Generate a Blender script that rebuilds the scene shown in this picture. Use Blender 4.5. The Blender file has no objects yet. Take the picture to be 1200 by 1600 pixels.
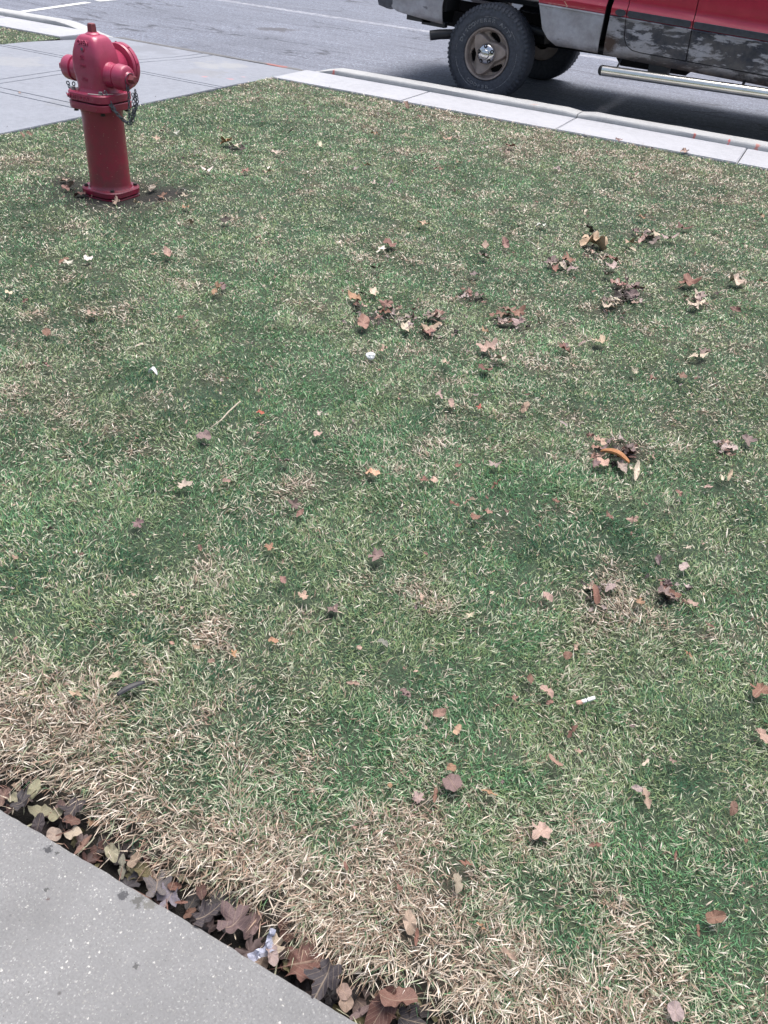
import bpy, bmesh, math, random
import numpy as np
from mathutils import Vector, Matrix, noise as mnoise
from math import pi, sin, cos, radians, sqrt, atan2
random.seed(7); rng = np.random.default_rng(7)
SC = bpy.context.scene
COL = SC.collection

# ------------------------------------------------------------------ camera, sky, sun, exposure
# world axes: x runs along the street, y runs from the footpath towards the street, z up, metres
CAM_R = Vector((0.89033, 0.44862, 0.07776)); CAM_U = Vector((-0.32679, 0.51071, 0.79522)); CAM_F = Vector((-0.31704, 0.73342, -0.60131))
CAM_O = Vector((0, 0, 1.338)); FPX = 1262.3
cd = bpy.data.cameras.new('camera'); cam = bpy.data.objects.new('camera', cd); COL.objects.link(cam)
cd.sensor_fit = 'VERTICAL'; cd.sensor_height = 36; cd.lens = 36 * FPX / 1600
cd.clip_start = 0.05; cd.clip_end = 500
m = Matrix((CAM_R, CAM_U, -CAM_F)).transposed().to_4x4(); m.translation = CAM_O
cam.matrix_world = m; SC.camera = cam

SUN_EL, SUN_AZ = radians(76), radians(80)      # azimuth measured in the x-y plane from +x
world = bpy.data.worlds.new('World'); SC.world = world; world.use_nodes = True
wn = world.node_tree; wn.nodes.clear()
wo = wn.nodes.new('ShaderNodeOutputWorld'); bg = wn.nodes.new('ShaderNodeBackground')
sky = wn.nodes.new('ShaderNodeTexSky'); sky.sky_type = 'NISHITA'; sky.sun_disc = False
sky.sun_elevation = SUN_EL; sky.sun_rotation = radians(90) - SUN_AZ
sky.air_density = 1.3; sky.dust_density = 6.0; sky.ozone_density = 1.5
hs = wn.nodes.new('ShaderNodeHueSaturation'); hs.inputs['Saturation'].default_value = 0.9
wn.links.new(sky.outputs[0], hs.inputs['Color']); wn.links.new(hs.outputs[0], bg.inputs[0]); wn.links.new(bg.outputs[0], wo.inputs[0])
bg.inputs[1].default_value = 0.105
sl = bpy.data.lights.new('sun', 'SUN'); sl.energy = 2.2; sl.angle = radians(42); sl.color = (1, 0.98, 0.96)
so = bpy.data.objects.new('sun', sl); COL.objects.link(so)
sd = Vector((cos(SUN_EL) * cos(SUN_AZ), cos(SUN_EL) * sin(SUN_AZ), sin(SUN_EL)))
so.rotation_euler = sd.to_track_quat('Z', 'Y').to_euler(); so.location = (0, 0, 8)
SC.view_settings.view_transform = 'Standard'; SC.view_settings.look = 'None'
SC.view_settings.gamma = 1; SC.view_settings.use_curve_mapping = False
SC.view_settings.exposure = 0.85

# ------------------------------------------------------------------ helpers
def link(name, me, mat=None, parent=None, **props):
    o = bpy.data.objects.new(name, me); COL.objects.link(o)
    if mat is not None:
        for mm in (mat if isinstance(mat, (list, tuple)) else [mat]): me.materials.append(mm)
    if parent is not None: o.parent = parent
    for k, v in props.items(): o[k] = v
    return o
def empty(name, loc=(0, 0, 0), **props):
    o = bpy.data.objects.new(name, None); COL.objects.link(o); o.location = loc; o.empty_display_size = .1
    for k, v in props.items(): o[k] = v
    return o
def bmobj(name, bm, mat=None, parent=None, smooth=False, angle=None, **props):
    bmesh.ops.recalc_face_normals(bm, faces=bm.faces)
    me = bpy.data.meshes.new(name); bm.to_mesh(me); bm.free()
    if smooth or angle:
        me.polygons.foreach_set('use_smooth', [True] * len(me.polygons))
        if angle: me.set_sharp_from_angle(angle=radians(angle))
    return link(name, me, mat, parent, **props)
def box(bm, x0, x1, y0, y1, z0, z1, bev=0, mi=0):
    vs = [bm.verts.new((x, y, z)) for z in (z0, z1) for y in (y0, y1) for x in (x0, x1)]
    fs = [bm.faces.new([vs[i] for i in q]) for q in ((0, 2, 3, 1), (4, 5, 7, 6), (0, 1, 5, 4), (2, 6, 7, 3), (0, 4, 6, 2), (1, 3, 7, 5))]
    for f in fs: f.material_index = mi
    if bev:
        es = list({e for f in fs for e in f.edges})
        bmesh.ops.bevel(bm, geom=es, offset=bev, segments=2, affect='EDGES', profile=.6)
    return vs
def ring_loft(bm, rings, cap0=True, cap1=True, close=True):
    R = [[bm.verts.new(p) for p in r] for r in rings]
    n = len(R[0])
    for a, b in zip(R, R[1:]):
        for i in range(n if close else n - 1):
            j = (i + 1) % n
            bm.faces.new((a[i], a[j], b[j], b[i]))
    if cap0: bm.faces.new(R[0][::-1])
    if cap1: bm.faces.new(R[-1])
    return R
def frame_of(dv):
    dv = dv.normalized(); a = Vector((0, 0, 1)) if abs(dv.z) < .9 else Vector((1, 0, 0))
    u = dv.cross(a).normalized(); return u, dv.cross(u).normalized()
def lathe(bm, o, axis, prof, n=40, cap0=True, cap1=True):
    axis = Vector(axis).normalized(); u, v = frame_of(axis); o = Vector(o)
    ring_loft(bm, [[o + axis * h + (u * cos(2 * pi * k / n) + v * sin(2 * pi * k / n)) * max(r, 1e-4) for k in range(n)] for h, r in prof], cap0, cap1)
def tube(bm, pts, r, n=10, cap=True):
    pts = [Vector(p) for p in pts]; rings = []
    rr = r if isinstance(r, (list, tuple)) else [r] * len(pts)
    u = None
    for i, p in enumerate(pts):
        t = (pts[min(i + 1, len(pts) - 1)] - pts[max(i - 1, 0)]).normalized()
        if u is None: u, v = frame_of(t)
        else:
            u = (u - t * u.dot(t)).normalized(); v = t.cross(u)
        rings.append([p + (u * cos(2 * pi * k / n) + v * sin(2 * pi * k / n)) * rr[i] for k in range(n)])
    ring_loft(bm, rings, cap, cap)
def smoothstep(a, b, x): 
    t = np.clip((x - a) / (b - a), 0, 1); return t * t * (3 - 2 * t)

class NT:
    """small node-tree writer"""
    def __init__(s, name):
        s.m = bpy.data.materials.new(name); s.m.use_nodes = True; s.t = s.m.node_tree; s.t.nodes.clear()
        s.out = s.n('ShaderNodeOutputMaterial'); s.b = s.n('ShaderNodeBsdfPrincipled'); s.l(s.b.outputs[0], s.out.inputs[0])
        s.tc = s.n('ShaderNodeTexCoord')
    def n(s, t, **k):
        x = s.t.nodes.new(t)
        for a, v in k.items(): setattr(x, a, v)
        return x
    def l(s, a, b): s.t.links.new(a, b)
    def set(s, node, **k):
        for a, v in k.items(): node.inputs[a.replace('_', ' ')].default_value = v
        return node
    def map(s, scale=(1, 1, 1), loc=(0, 0, 0), src=None):
        x = s.n('ShaderNodeMapping'); x.inputs['Scale'].default_value = scale; x.inputs['Location'].default_value = loc
        s.l(src or s.tc.outputs['Object'], x.inputs[0]); return x.outputs[0]
    def noise(s, scale, detail=4, rough=.6, vec=None, dist=0):
        x = s.n('ShaderNodeTexNoise'); x.inputs['Scale'].default_value = scale; x.inputs['Detail'].default_value = detail
        x.inputs['Roughness'].default_value = rough; x.inputs['Distortion'].default_value = dist
        s.l(vec or s.tc.outputs['Object'], x.inputs['Vector']); return x.outputs[0]
    def voro(s, scale, feature='F1', vec=None, out='Distance', rand=1):
        x = s.n('ShaderNodeTexVoronoi'); x.feature = feature; x.inputs['Scale'].default_value = scale; x.inputs['Randomness'].default_value = rand
        s.l(vec or s.tc.outputs['Object'], x.inputs['Vector']); return x.outputs[out]
    def ramp(s, fac, stops, interp='LINEAR'):
        x = s.n('ShaderNodeValToRGB'); x.color_ramp.interpolation = interp; cr = x.color_ramp
        while len(cr.elements) < len(stops): cr.elements.new(.5)
        for e, (p, c) in zip(cr.elements, stops):
            e.position = p; e.color = (c, c, c, 1) if isinstance(c, (int, float)) else (*c, 1)
        s.l(fac, x.inputs[0]); return x.outputs[0]
    def mix(s, fac, a, b, mode='MIX'):
        x = s.n('ShaderNodeMix'); x.data_type = 'RGBA'; x.blend_type = mode
        for i_, v in ((0, fac), (6, a), (7, b)):
            sock = x.inputs[i_]
            if hasattr(v, 'links'): s.l(v, sock)
            elif isinstance(v, (int, float)): sock.default_value = v if i_ == 0 else (v, v, v, 1)
            else: sock.default_value = (*v, 1)
        return x.outputs[2]
    def math(s, op, a, b=0, c=0, clamp=False):
        x = s.n('ShaderNodeMath', operation=op); x.use_clamp = clamp
        for i, v in enumerate((a, b, c)):
            if hasattr(v, 'links'): s.l(v, x.inputs[i])
            else: x.inputs[i].default_value = v
        return x.outputs[0]
    def blob(s, x, y, r, z=None):
        """1 inside a soft spot of radius r round (x,y) in object space, its edge broken up by noise"""
        g = s.n('ShaderNodeVectorMath', operation='DISTANCE'); s.l(s.flat(), g.inputs[0]); g.inputs[1].default_value = (x, y, 0)
        k = s.math('MULTIPLY_ADD', s.noise(1.6 / r, 4, .7), r * 2.4, g.outputs['Value'])
        return s.ramp(s.math('DIVIDE', k, r * 2.2), [(.72, 1), (.84, 0)])
    def flat(s):
        if not hasattr(s, '_fl'):
            x = s.n('ShaderNodeVectorMath', operation='MULTIPLY'); s.l(s.tc.outputs['Object'], x.inputs[0]); x.inputs[1].default_value = (1, 1, 0); s._fl = x.outputs[0]
        return s._fl
    def fin(s, color, rough=.7, metal=0, bump=None, bstr=.3, bdist=.002, spec=None, coat=None):
        if hasattr(color, 'links'): s.l(color, s.b.inputs['Base Color'])
        else: s.b.inputs['Base Color'].default_value = (*color, 1)
        if hasattr(rough, 'links'): s.l(rough, s.b.inputs['Roughness'])
        else: s.b.inputs['Roughness'].default_value = rough
        s.b.inputs['Metallic'].default_value = metal
        if spec is not None: s.b.inputs['Specular IOR Level'].default_value = spec
        if coat: s.b.inputs['Coat Weight'].default_value = coat; s.b.inputs['Coat Roughness'].default_value = .08
        if bump is not None:
            bn = s.n('ShaderNodeBump'); bn.inputs['Strength'].default_value = bstr; bn.inputs['Distance'].default_value = bdist
            s.l(bump, bn.inputs['Height']); s.l(bn.outputs[0], s.b.inputs['Normal'])
        return s.m

# ------------------------------------------------------------------ materials
def mat_asphalt():
    k = NT('worn_asphalt')
    fine = k.noise(85, 3, .8); mid = k.noise(28, 4, .7); big = k.noise(.9, 4, .6)
    col = k.ramp(fine, [(.32, (.07, .078, .10)), (.5, (.125, .138, .178)), (.67, (.32, .35, .43))])
    col = k.mix(k.ramp(mid, [(.35, .65), (.6, 0)]), col, (.07, .076, .098))
    agg = k.noise(38, 2, .8); col = k.mix(k.ramp(agg, [(.52, 0), (.66, .7)]), col, (.34, .37, .45))
    col = k.mix(k.ramp(big, [(.35, .5), (.7, 0)]), col, (.10, .108, .135))
    streak = k.noise(2.2, 4, .6, k.map((.25, 3, 1)))
    col = k.mix(k.ramp(streak, [(.45, 0), (.75, .30)]), col, (.27, .285, .34))
    w = k.noise(3, 3, .6); wv = k.n('ShaderNodeVectorMath', operation='MULTIPLY_ADD')
    cn = k.n('ShaderNodeTexNoise'); cn.inputs['Scale'].default_value = 2.2; cn.inputs['Detail'].default_value = 5; k.l(k.map((.5, 1.2, 1)), cn.inputs['Vector'])
    k.l(cn.outputs['Color'], wv.inputs[0]); wv.inputs[1].default_value = (.5, .5, .5); k.l(k.map((.35, 1.1, 1)), wv.inputs[2])
    cr = k.voro(1.1, 'DISTANCE_TO_EDGE', wv.outputs[0])
    cm = k.math('MULTIPLY', k.ramp(cr, [(0, 1), (.006, .8), (.016, 0)]), k.ramp(k.noise(.7, 2), [(.42, 0), (.55, 1)]))
    col = k.mix(k.math('MULTIPLY', cm, .8), col, (.035, .035, .045))
    col = k.mix(k.blob(-6.67, 10.4, .35), col, (.09, .09, .105))
    # faint pale line along the traffic lane
    sep = k.n('ShaderNodeSeparateXYZ'); k.l(k.tc.outputs['Object'], sep.inputs[0])
    d = k.math('ABSOLUTE', k.math('SUBTRACT', sep.outputs[1], 12.43))
    ln = k.math('MULTIPLY', k.ramp(d, [(.05, .5), (.14, 0)]), k.ramp(k.noise(9, 4, .7), [(.35, 0), (.6, 1)]))
    col = k.mix(ln, col, (.5, .5, .53))
    bump = k.math('ADD', k.math('MULTIPLY', fine, 1), k.math('MULTIPLY', cm, -1.5))
    return k.fin(col, .85, bump=bump, bstr=.7, bdist=.004)
def mat_concrete(name, base, spec_amt=0.0, marks=None, dirty=.3, reds=()):
    k = NT(name)
    b = np.array(base)
    fine = k.noise(220, 3, .7); mid = k.noise(16, 5, .7); big = k.noise(1.6, 4, .65)
    col = k.ramp(fine, [(.3, tuple(b * .72)), (.5, tuple(b)), (.7, tuple(b * 1.22))])
    col = k.mix(k.ramp(mid, [(.35, dirty), (.62, 0)]), col, tuple(b * .62))
    col = k.mix(k.ramp(big, [(.4, 0), (.7, .5)]), col, tuple(np.minimum(b * 1.15, .8)))
    bump = fine
    if spec_amt:
        wn_ = k.n('ShaderNodeTexNoise'); wn_.inputs['Scale'].default_value = 300; k.l(k.tc.outputs['Object'], wn_.inputs['Vector'])
        wa = k.n('ShaderNodeVectorMath', operation='MULTIPLY_ADD'); k.l(wn_.outputs['Color'], wa.inputs[0]); wa.inputs[1].default_value = (.006, .006, .006); k.l(k.tc.outputs['Object'], wa.inputs[2])
        v = k.voro(270, 'F1', wa.outputs[0], out='Distance'); vc = k.voro(270, 'F1', wa.outputs[0], out='Color')
        wb = k.voro(120, 'F1', wa.outputs[0]); sw = k.n('ShaderNodeSeparateXYZ'); k.l(k.voro(120, 'F1', wa.outputs[0], out='Color'), sw.inputs[0])
        col = k.mix(k.math('MULTIPLY', k.ramp(wb, [(.14, 1), (.26, 0)]), k.ramp(sw.outputs[0], [(.84, 0), (.87, .8)])), col, (.62, .60, .56))
        sp = k.n('ShaderNodeSeparateXYZ'); k.l(vc, sp.inputs[0])
        msk = k.math('MULTIPLY', k.ramp(v, [(.25, 1), (.45, 0)]), k.ramp(sp.outputs[0], [(.62, 0), (.75, 1)]))
        col = k.mix(k.math('MULTIPLY', msk, spec_amt), col, k.mix(sp.outputs[1], (.62, .62, .60), (.36, .34, .30)))
        msk2 = k.math('MULTIPLY', k.ramp(v, [(.15, 1), (.3, 0)]), k.ramp(sp.outputs[2], [(.92, 0), (.94, 1)]))
        col = k.mix(k.math('MULTIPLY', msk2, .75), col, (.07, .065, .06))
        v3 = k.voro(26, 'F1', out='Distance'); sp3 = k.n('ShaderNodeSeparateXYZ'); k.l(k.voro(26, 'F1', out='Color'), sp3.inputs[0])
        msk3 = k.math('MULTIPLY', k.ramp(v3, [(.07, 1), (.13, 0)]), k.ramp(sp3.outputs[0], [(.86, 0), (.88, 1)]))
        col = k.mix(msk3, col, (.08, .075, .075))
        col = k.mix(k.ramp(k.noise(6, 5, .65), [(.38, .0), (.7, .6)]), col, tuple(b * .68))
    for (x, y, r, c, a) in marks or ():
        col = k.mix(k.math('MULTIPLY', k.blob(x, y, r), a), col, c)
    return k.fin(col, .88, bump=bump, bstr=.35, bdist=.002)
def mat_soil():
    k = NT('dark_soil')
    n1 = k.noise(60, 5, .7)
    return k.fin(k.ramp(n1, [(.3, (.012, .010, .010)), (.55, (.035, .028, .025)), (.75, (.10, .08, .065))]), .95, bump=n1, bstr=1, bdist=.01)
def mat_turf():
    k = NT('turf_soil_and_thatch')
    n1 = k.noise(90, 4, .7); n2 = k.noise(7, 4, .6); a = k.n('ShaderNodeAttribute'); a.attribute_name = 'Col'
    col = k.mix(k.ramp(n1, [(.3, .55), (.7, .0)]), a.outputs[0], (.018, .017, .014))
    return k.fin(col, .95, bump=n1, bstr=1, bdist=.01)
def mat_blade():
    k = NT('grass_blade'); a = k.n('ShaderNodeAttribute'); a.attribute_name = 'Col'
    k.l(a.outputs[0], k.b.inputs['Base Color']); k.b.inputs['Roughness'].default_value = .5; k.b.inputs['Specular IOR Level'].default_value = .5
    tr = k.n('ShaderNodeBsdfTranslucent'); k.l(a.outputs[0], tr.inputs[0]); mx = k.n('ShaderNodeMixShader'); mx.inputs[0].default_value = .16
    k.l(k.b.outputs[0], mx.inputs[1]); k.l(tr.outputs[0], mx.inputs[2]); k.l(mx.outputs[0], k.out.inputs[0]); return k.m
def mat_leaf():
    k = NT('dead_leaf'); oi = k.n('ShaderNodeObjectInfo'); g = k.map((1, 1, 1))
    n1 = k.noise(45, 4, .6); n2 = k.noise(260, 3, .6)
    col = k.mix(k.ramp(n1, [(.35, .65), (.62, 0)]), oi.outputs['Color'], k.mix(1, oi.outputs['Color'], (.45, .38, .36), 'MULTIPLY'))
    col = k.mix(k.ramp(n2, [(.55, 0), (.75, .35)]), col, k.mix(.5, oi.outputs['Color'], (.7, .6, .5)))
    sep = k.n('ShaderNodeSeparateXYZ'); k.l(k.tc.outputs['Generated'], sep.inputs[0])
    mid = k.math('ABSOLUTE', k.math('SUBTRACT', sep.outputs[0], .5))
    side = k.math('PINGPONG', k.math('ADD', k.math('MULTIPLY', mid, 1.1), k.math('MULTIPLY', sep.outputs[1], -1)), .085)
    vein = k.math('MAXIMUM', k.ramp(mid, [(.008, .8), (.022, 0)]), k.ramp(side, [(.004, .45), (.014, 0)]))
    col = k.mix(vein, col, k.mix(.4, k.mix(1, oi.outputs['Color'], (.6, .5, .45), 'MULTIPLY'), (.5, .4, .3)))
    return k.fin(col, .6, bump=k.math('ADD', n1, vein), bstr=.5, bdist=.002, spec=.35)
def mat_red_iron():
    k = NT('faded_red_enamel')
    n1 = k.noise(14, 5, .65); n2 = k.noise(120, 3, .6); sep = k.n('ShaderNodeSeparateXYZ'); k.l(k.tc.outputs['Object'], sep.inputs[0])
    fade = k.ramp(k.math('ADD', sep.outputs[2], k.math('MULTIPLY', n1, .12)), [(.46, 0), (.60, 1)])
    col = k.mix(fade, (.26, .007, .040), (.39, .038, .10))
    col = k.mix(k.ramp(n1, [(.45, 0), (.75, .45)]), col, (.20, .008, .032))
    v = k.voro(60); spk = k.voro(60, out='Color'); s2 = k.n('ShaderNodeSeparateXYZ'); k.l(spk, s2.inputs[0])
    chip = k.math('MULTIPLY', k.math('MULTIPLY', k.ramp(v, [(.08, 1), (.16, 0)]), k.ramp(s2.outputs[0], [(.55, 0), (.66, 1)])), k.ramp(sep.outputs[2], [(.38, 1), (.60, .15)]))
    col = k.mix(k.math('MULTIPLY', chip, .75), col, (.48, .30, .24))
    grime = k.math('MULTIPLY', k.ramp(k.noise(9, 6, .75), [(.40, 0), (.56, 1)]), k.ramp(sep.outputs[2], [(.05, .55), (.42, .12)]))
    col = k.mix(grime, col, (.10, .035, .04))
    scr = k.noise(30, 3, .6, k.map((.4, .4, 3)))
    col = k.mix(k.ramp(scr, [(.68, 0), (.74, .35)]), col, (.5, .2, .2))
    return k.fin(col, k.ramp(n1, [(.3, .30), (.7, .48)]), bump=n2, bstr=.3, bdist=.002, spec=.6, coat=.25)
def simple(name, col, rough=.6, metal=0, nscale=30, var=.25, bstr=.15, **kw):
    k = NT(name); n1 = k.noise(nscale, 4, .6); c = np.array(col)
    return k.fin(k.ramp(n1, [(.3, tuple(c * (1 - var))), (.7, tuple(np.minimum(c * (1 + var), 1)))]), rough, metal, bump=n1, bstr=bstr, bdist=.002, **kw)
def mat_lower_body():
    """silver lower body: bare on the bed, blotched with dark primer towards the front, rust near the sills"""
    k = NT('silver_with_primer_blotches'); sep = k.n('ShaderNodeSeparateXYZ'); k.l(k.tc.outputs['Object'], sep.inputs[0])
    n1 = k.noise(3.6, 7, .68, k.map((1.0, 1, 3.4), (3.1, 0, .7)), .3); n2 = k.noise(24, 4, .6)
    silver = k.ramp(n2, [(.3, (.33, .33, .37)), (.7, (.42, .42, .46))])
    th = k.ramp(sep.outputs[0], [(0, .0), (1, 1)])
    x = k.math('MULTIPLY_ADD', k.math('SUBTRACT', sep.outputs[0], 1.15, clamp=False), .085, -.005)
    x = k.math('MINIMUM', x, .12)
    bl = k.ramp(k.math('ADD', k.math('ADD', n1, k.math('MULTIPLY', n2, .10)), x), [(.53, 0), (.59, 1)])
    onc = k.ramp(sep.outputs[0], [(.0, 0), (1, 1)])
    gate = k.math('GREATER_THAN', sep.outputs[0], 1.06)
    col = k.mix(k.math('MULTIPLY', bl, gate), silver, k.ramp(n2, [(.3, (.014, .017, .030)), (.7, (.035, .04, .06))]))
    # dents and scuffs on the bed side
    v = k.noise(9, 3, .5, k.map((1, 1, 1.6), (.4, 0, .3)))
    inv = k.math('SUBTRACT', 1, gate)
    col = k.mix(k.math('MULTIPLY', k.ramp(v, [(.66, 0), (.72, .8)]), inv), col, (.10, .10, .12))
    col = k.mix(k.ramp(k.noise(4, 5, .7), [(.38, .5), (.62, 0)]), col, (.17, .155, .145))
    low = k.math('ADD', k.math('ADD', sep.outputs[2], k.math('MULTIPLY', sep.outputs[0], .03)), k.math('MULTIPLY', n1, .10))
    rust = k.ramp(low, [(.60, .9), (.665, 0)])
    col = k.mix(rust, col, k.ramp(k.noise(16, 4), [(.35, (.028, .025, .03)), (.65, (.13, .095, .08))]))
    g2 = k.n('ShaderNodeVectorMath', operation='DISTANCE'); k.l(k.tc.outputs['Object'], g2.inputs[0]); g2.inputs[1].default_value = (1.12, -1.0, .62)
    rb = k.ramp(k.math('ADD', g2.outputs['Value'], k.math('MULTIPLY', k.noise(20, 4), .12)), [(.10, 1), (.16, 0)])
    col = k.mix(rb, col, (.05, .028, .022))
    return k.fin(col, .38, 0.0, bump=k.math('ADD', n2, k.math('MULTIPLY', v, 3)), bstr=.12, bdist=.006, spec=.4)
def mat_red_paint():
    k = NT('red_car_paint'); n1 = k.noise(20, 4, .6); sep = k.n('ShaderNodeSeparateXYZ'); k.l(k.tc.outputs['Object'], sep.inputs[0])
    col = k.ramp(n1, [(.3, (.34, .008, .035)), (.7, (.40, .012, .045))])
    cr = k.voro(3.2, 'DISTANCE_TO_EDGE', k.map((1, 1, 7)))
    z = k.math('ADD', sep.outputs[2], k.math('MULTIPLY', sep.outputs[0], .03))
    gate = k.math('MULTIPLY', k.math('LESS_THAN', sep.outputs[0], 1.06), k.ramp(z, [(.86, 1), (.95, 0)]))
    sc = k.math('MULTIPLY', k.math('MULTIPLY', k.ramp(cr, [(.008, 1), (.02, 0)]), k.ramp(k.noise(6, 3), [(.45, 0), (.55, 1)])), gate)
    col = k.mix(sc, col, (.62, .45, .32))
    return k.fin(col, .3, bump=n1, bstr=.03, coat=.5)

M = {}
M['asphalt'] = mat_asphalt()
M['path'] = mat_concrete('speckled_grey_concrete', (.195, .195, .197), .42, [(-.7626, .4615, .012, (.04, .04, .045), .9), (-.745, .464, .006, (.04, .04, .04), .8), (-.714, .409, .006, (.05, .05, .05), .8), (-.7, .398, .005, (.09, .06, .06), .8),
    (-.5988, .4605, .014, (.05, .05, .055), .9), (-.5724, .4654, .018, (.08, .078, .072), .85), (-.5516, .47, .016, (.11, .105, .09), .7), (-.508, .385, .008, (.06, .06, .06), .8)], .15)
M['drive'] = mat_concrete('pale_concrete', (.235, .25, .288), 0, [(-4.877, 6.42, .05, (.55, .2, .2), .5), (-4.69, 6.53, .05, (.55, .2, .2), .5), (-4.7, 6.75, .04, (.6, .25, .25), .4), (-6.2, 7.3, .5, (.19, .20, .23), .7), (-5.2, 7.15, .4, (.33, .33, .32), .45), (-4.9, 5.0, .5, (.19, .195, .21), .4), (-6.3, 5.6, .45, (.30, .30, .30), .4), (-5.0, 6.6, .35, (.20, .195, .19), .35)], .45)
M['strip'] = mat_concrete('bleached_concrete', (.37, .378, .41), 0, None, .35)
M['kerb'] = mat_concrete('weathered_kerb_concrete', (.40, .405, .41), 0, [(-4.82, 7.58, .05, (.55, .12, .1), .7), (-4.68, 7.6, .04, (.55, .12, .1), .7), (-5.14, 7.55, .04, (.55, .12, .1), .7), (-.83, 7.47, .018, (.5, .10, .07), .8), (-.56, 7.47, .018, (.55, .06, .06), .8), (-.34, 7.47, .03, (.5, .13, .09), .7), (-4.18, 7.47, .025, (.6, .15, .12), .8), (-2.2, 7.5, .05, (.5, .3, .25), .4)], .3)
M['kerb_dark'] = mat_concrete('stained_dropped_kerb', (.15, .15, .155), 0, [(-4.95, 7.65, .25, (.40, .12, .10), .6)], .5)
M['soil'] = mat_soil(); M['turf'] = mat_turf(); M['blade'] = mat_blade(); M['leaf'] = mat_leaf(); M['red_iron'] = mat_red_iron()
M['bolt'] = simple('galvanised_steel', (.20, .20, .20), .55, .3); M['dark_bolt'] = simple('rusty_dark_steel', (.04, .03, .03), .7, .2)
M['chain'] = simple('weathered_chain_steel', (.12, .13, .15), .5, .5)
M['nut'] = simple('dull_brown_red_iron', (.20, .045, .055), .65)
M['lower'] = mat_lower_body(); M['red'] = mat_red_paint()
M['black'] = simple('black_plastic', (.012, .013, .017), .5); M['moulding'] = simple('dark_grey_rubber_trim', (.035, .04, .055), .45)
M['under'] = simple('underbody_black', (.006, .006, .008), .9)
M['tyre'] = simple('dusty_tyre_rubber', (.048, .054, .070), .75, nscale=40, var=.35, bstr=.3)
M['letters'] = simple('worn_white_rubber', (.26, .27, .29), .7, nscale=80, var=.7)
M['rim'] = simple('brown_dusted_alloy', (.27, .225, .205), .5, .25, nscale=12, var=.25)
M['hole_shade'] = simple('slot_shade', (.012, .010, .012), .9)  # near-black colour stands in for shade inside the wheel slots and nut holes
M['chrome'] = simple('chrome', (.62, .62, .64), .13, 1, var=.05, bstr=.02)
M['steel'] = simple('brushed_stainless_steel', (.80, .78, .70), .20, 1, nscale=8, var=.12, bstr=.04)
M['bumper'] = simple('dark_grey_bumper', (.06, .065, .085), .5)
M['glass'] = simple('tinted_window', (.012, .014, .016), .06, spec=.8)
M['paint'] = mat_concrete('worn_road_paint', (.66, .66, .66), 0, None, .6)
M['white'] = simple('white_paper', (.72, .73, .75), .6, nscale=150, var=.15)
M['filter'] = simple('tobacco_tan_paper', (.55, .32, .26), .8, nscale=200)
M['wood'] = simple('grey_wood', (.42, .36, .29), .8, nscale=100, var=.3); M['bark'] = simple('orange_bark', (.42, .20, .09), .7, nscale=60, var=.3)
def mat_film():
    k = NT('clear_plastic_film'); k.fin((.42, .44, .54), .15, bump=k.noise(90, 3), bstr=.6, bdist=.003); k.b.inputs['Alpha'].default_value = .8; return k.m
M['film'] = mat_film()

# ------------------------------------------------------------------ terrain heights
def make_noise(seed):
    g = np.random.default_rng(seed).random((128, 128))
    def f(x, y):
        x = np.asarray(x, float); y = np.asarray(y, float)
        xi = np.floor(x).astype(int); yi = np.floor(y).astype(int); fx = x - xi; fy = y - yi
        fx = fx * fx * (3 - 2 * fx); fy = fy * fy * (3 - 2 * fy)
        a = g[xi % 128, yi % 128]; b = g[(xi + 1) % 128, yi % 128]; c = g[xi % 128, (yi + 1) % 128]; d = g[(xi + 1) % 128, (yi + 1) % 128]
        return (a * (1 - fx) + b * fx) * (1 - fy) + (c * (1 - fx) + d * fx) * fy
    return f
N1, N2, N3, N4, N5 = (make_noise(s) for s in range(1, 6))
def fbm(N, x, y, f, o=4):
    v = 0; a = 1; t = 0
    for i in range(o):
        v = v + a * N(x * f + i * 17.3, y * f + i * 9.1); t += a; a *= .55; f *= 2.03
    return v / t
ROAD_Z = -.115
def edge_y(x):            # where the turf ends above the soil gap beside the footpath
    return .538 + .028 * N1(x * 7, 3.3 + 0 * x) + .02 * (N2(x * 23, 1.7 + 0 * x) - .3)
def turf_h(x, y):
    h = .018 * (fbm(N1, x, y, 1.3, 3) - .5) + .010 * (fbm(N2, x, y, 6, 2) - .5)
    h = h * np.clip((6.95 - y) / .5, .2, 1)
    e = edge_y(x)
    h = h - .055 * (1 - smoothstep(e - .03, e + .03, y)) - .01
    d = np.hypot((x + 3.24) / 1.5, y - 3.38); h = h - .02 * (1 - smoothstep(.14, .24, d))
    return h
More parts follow.
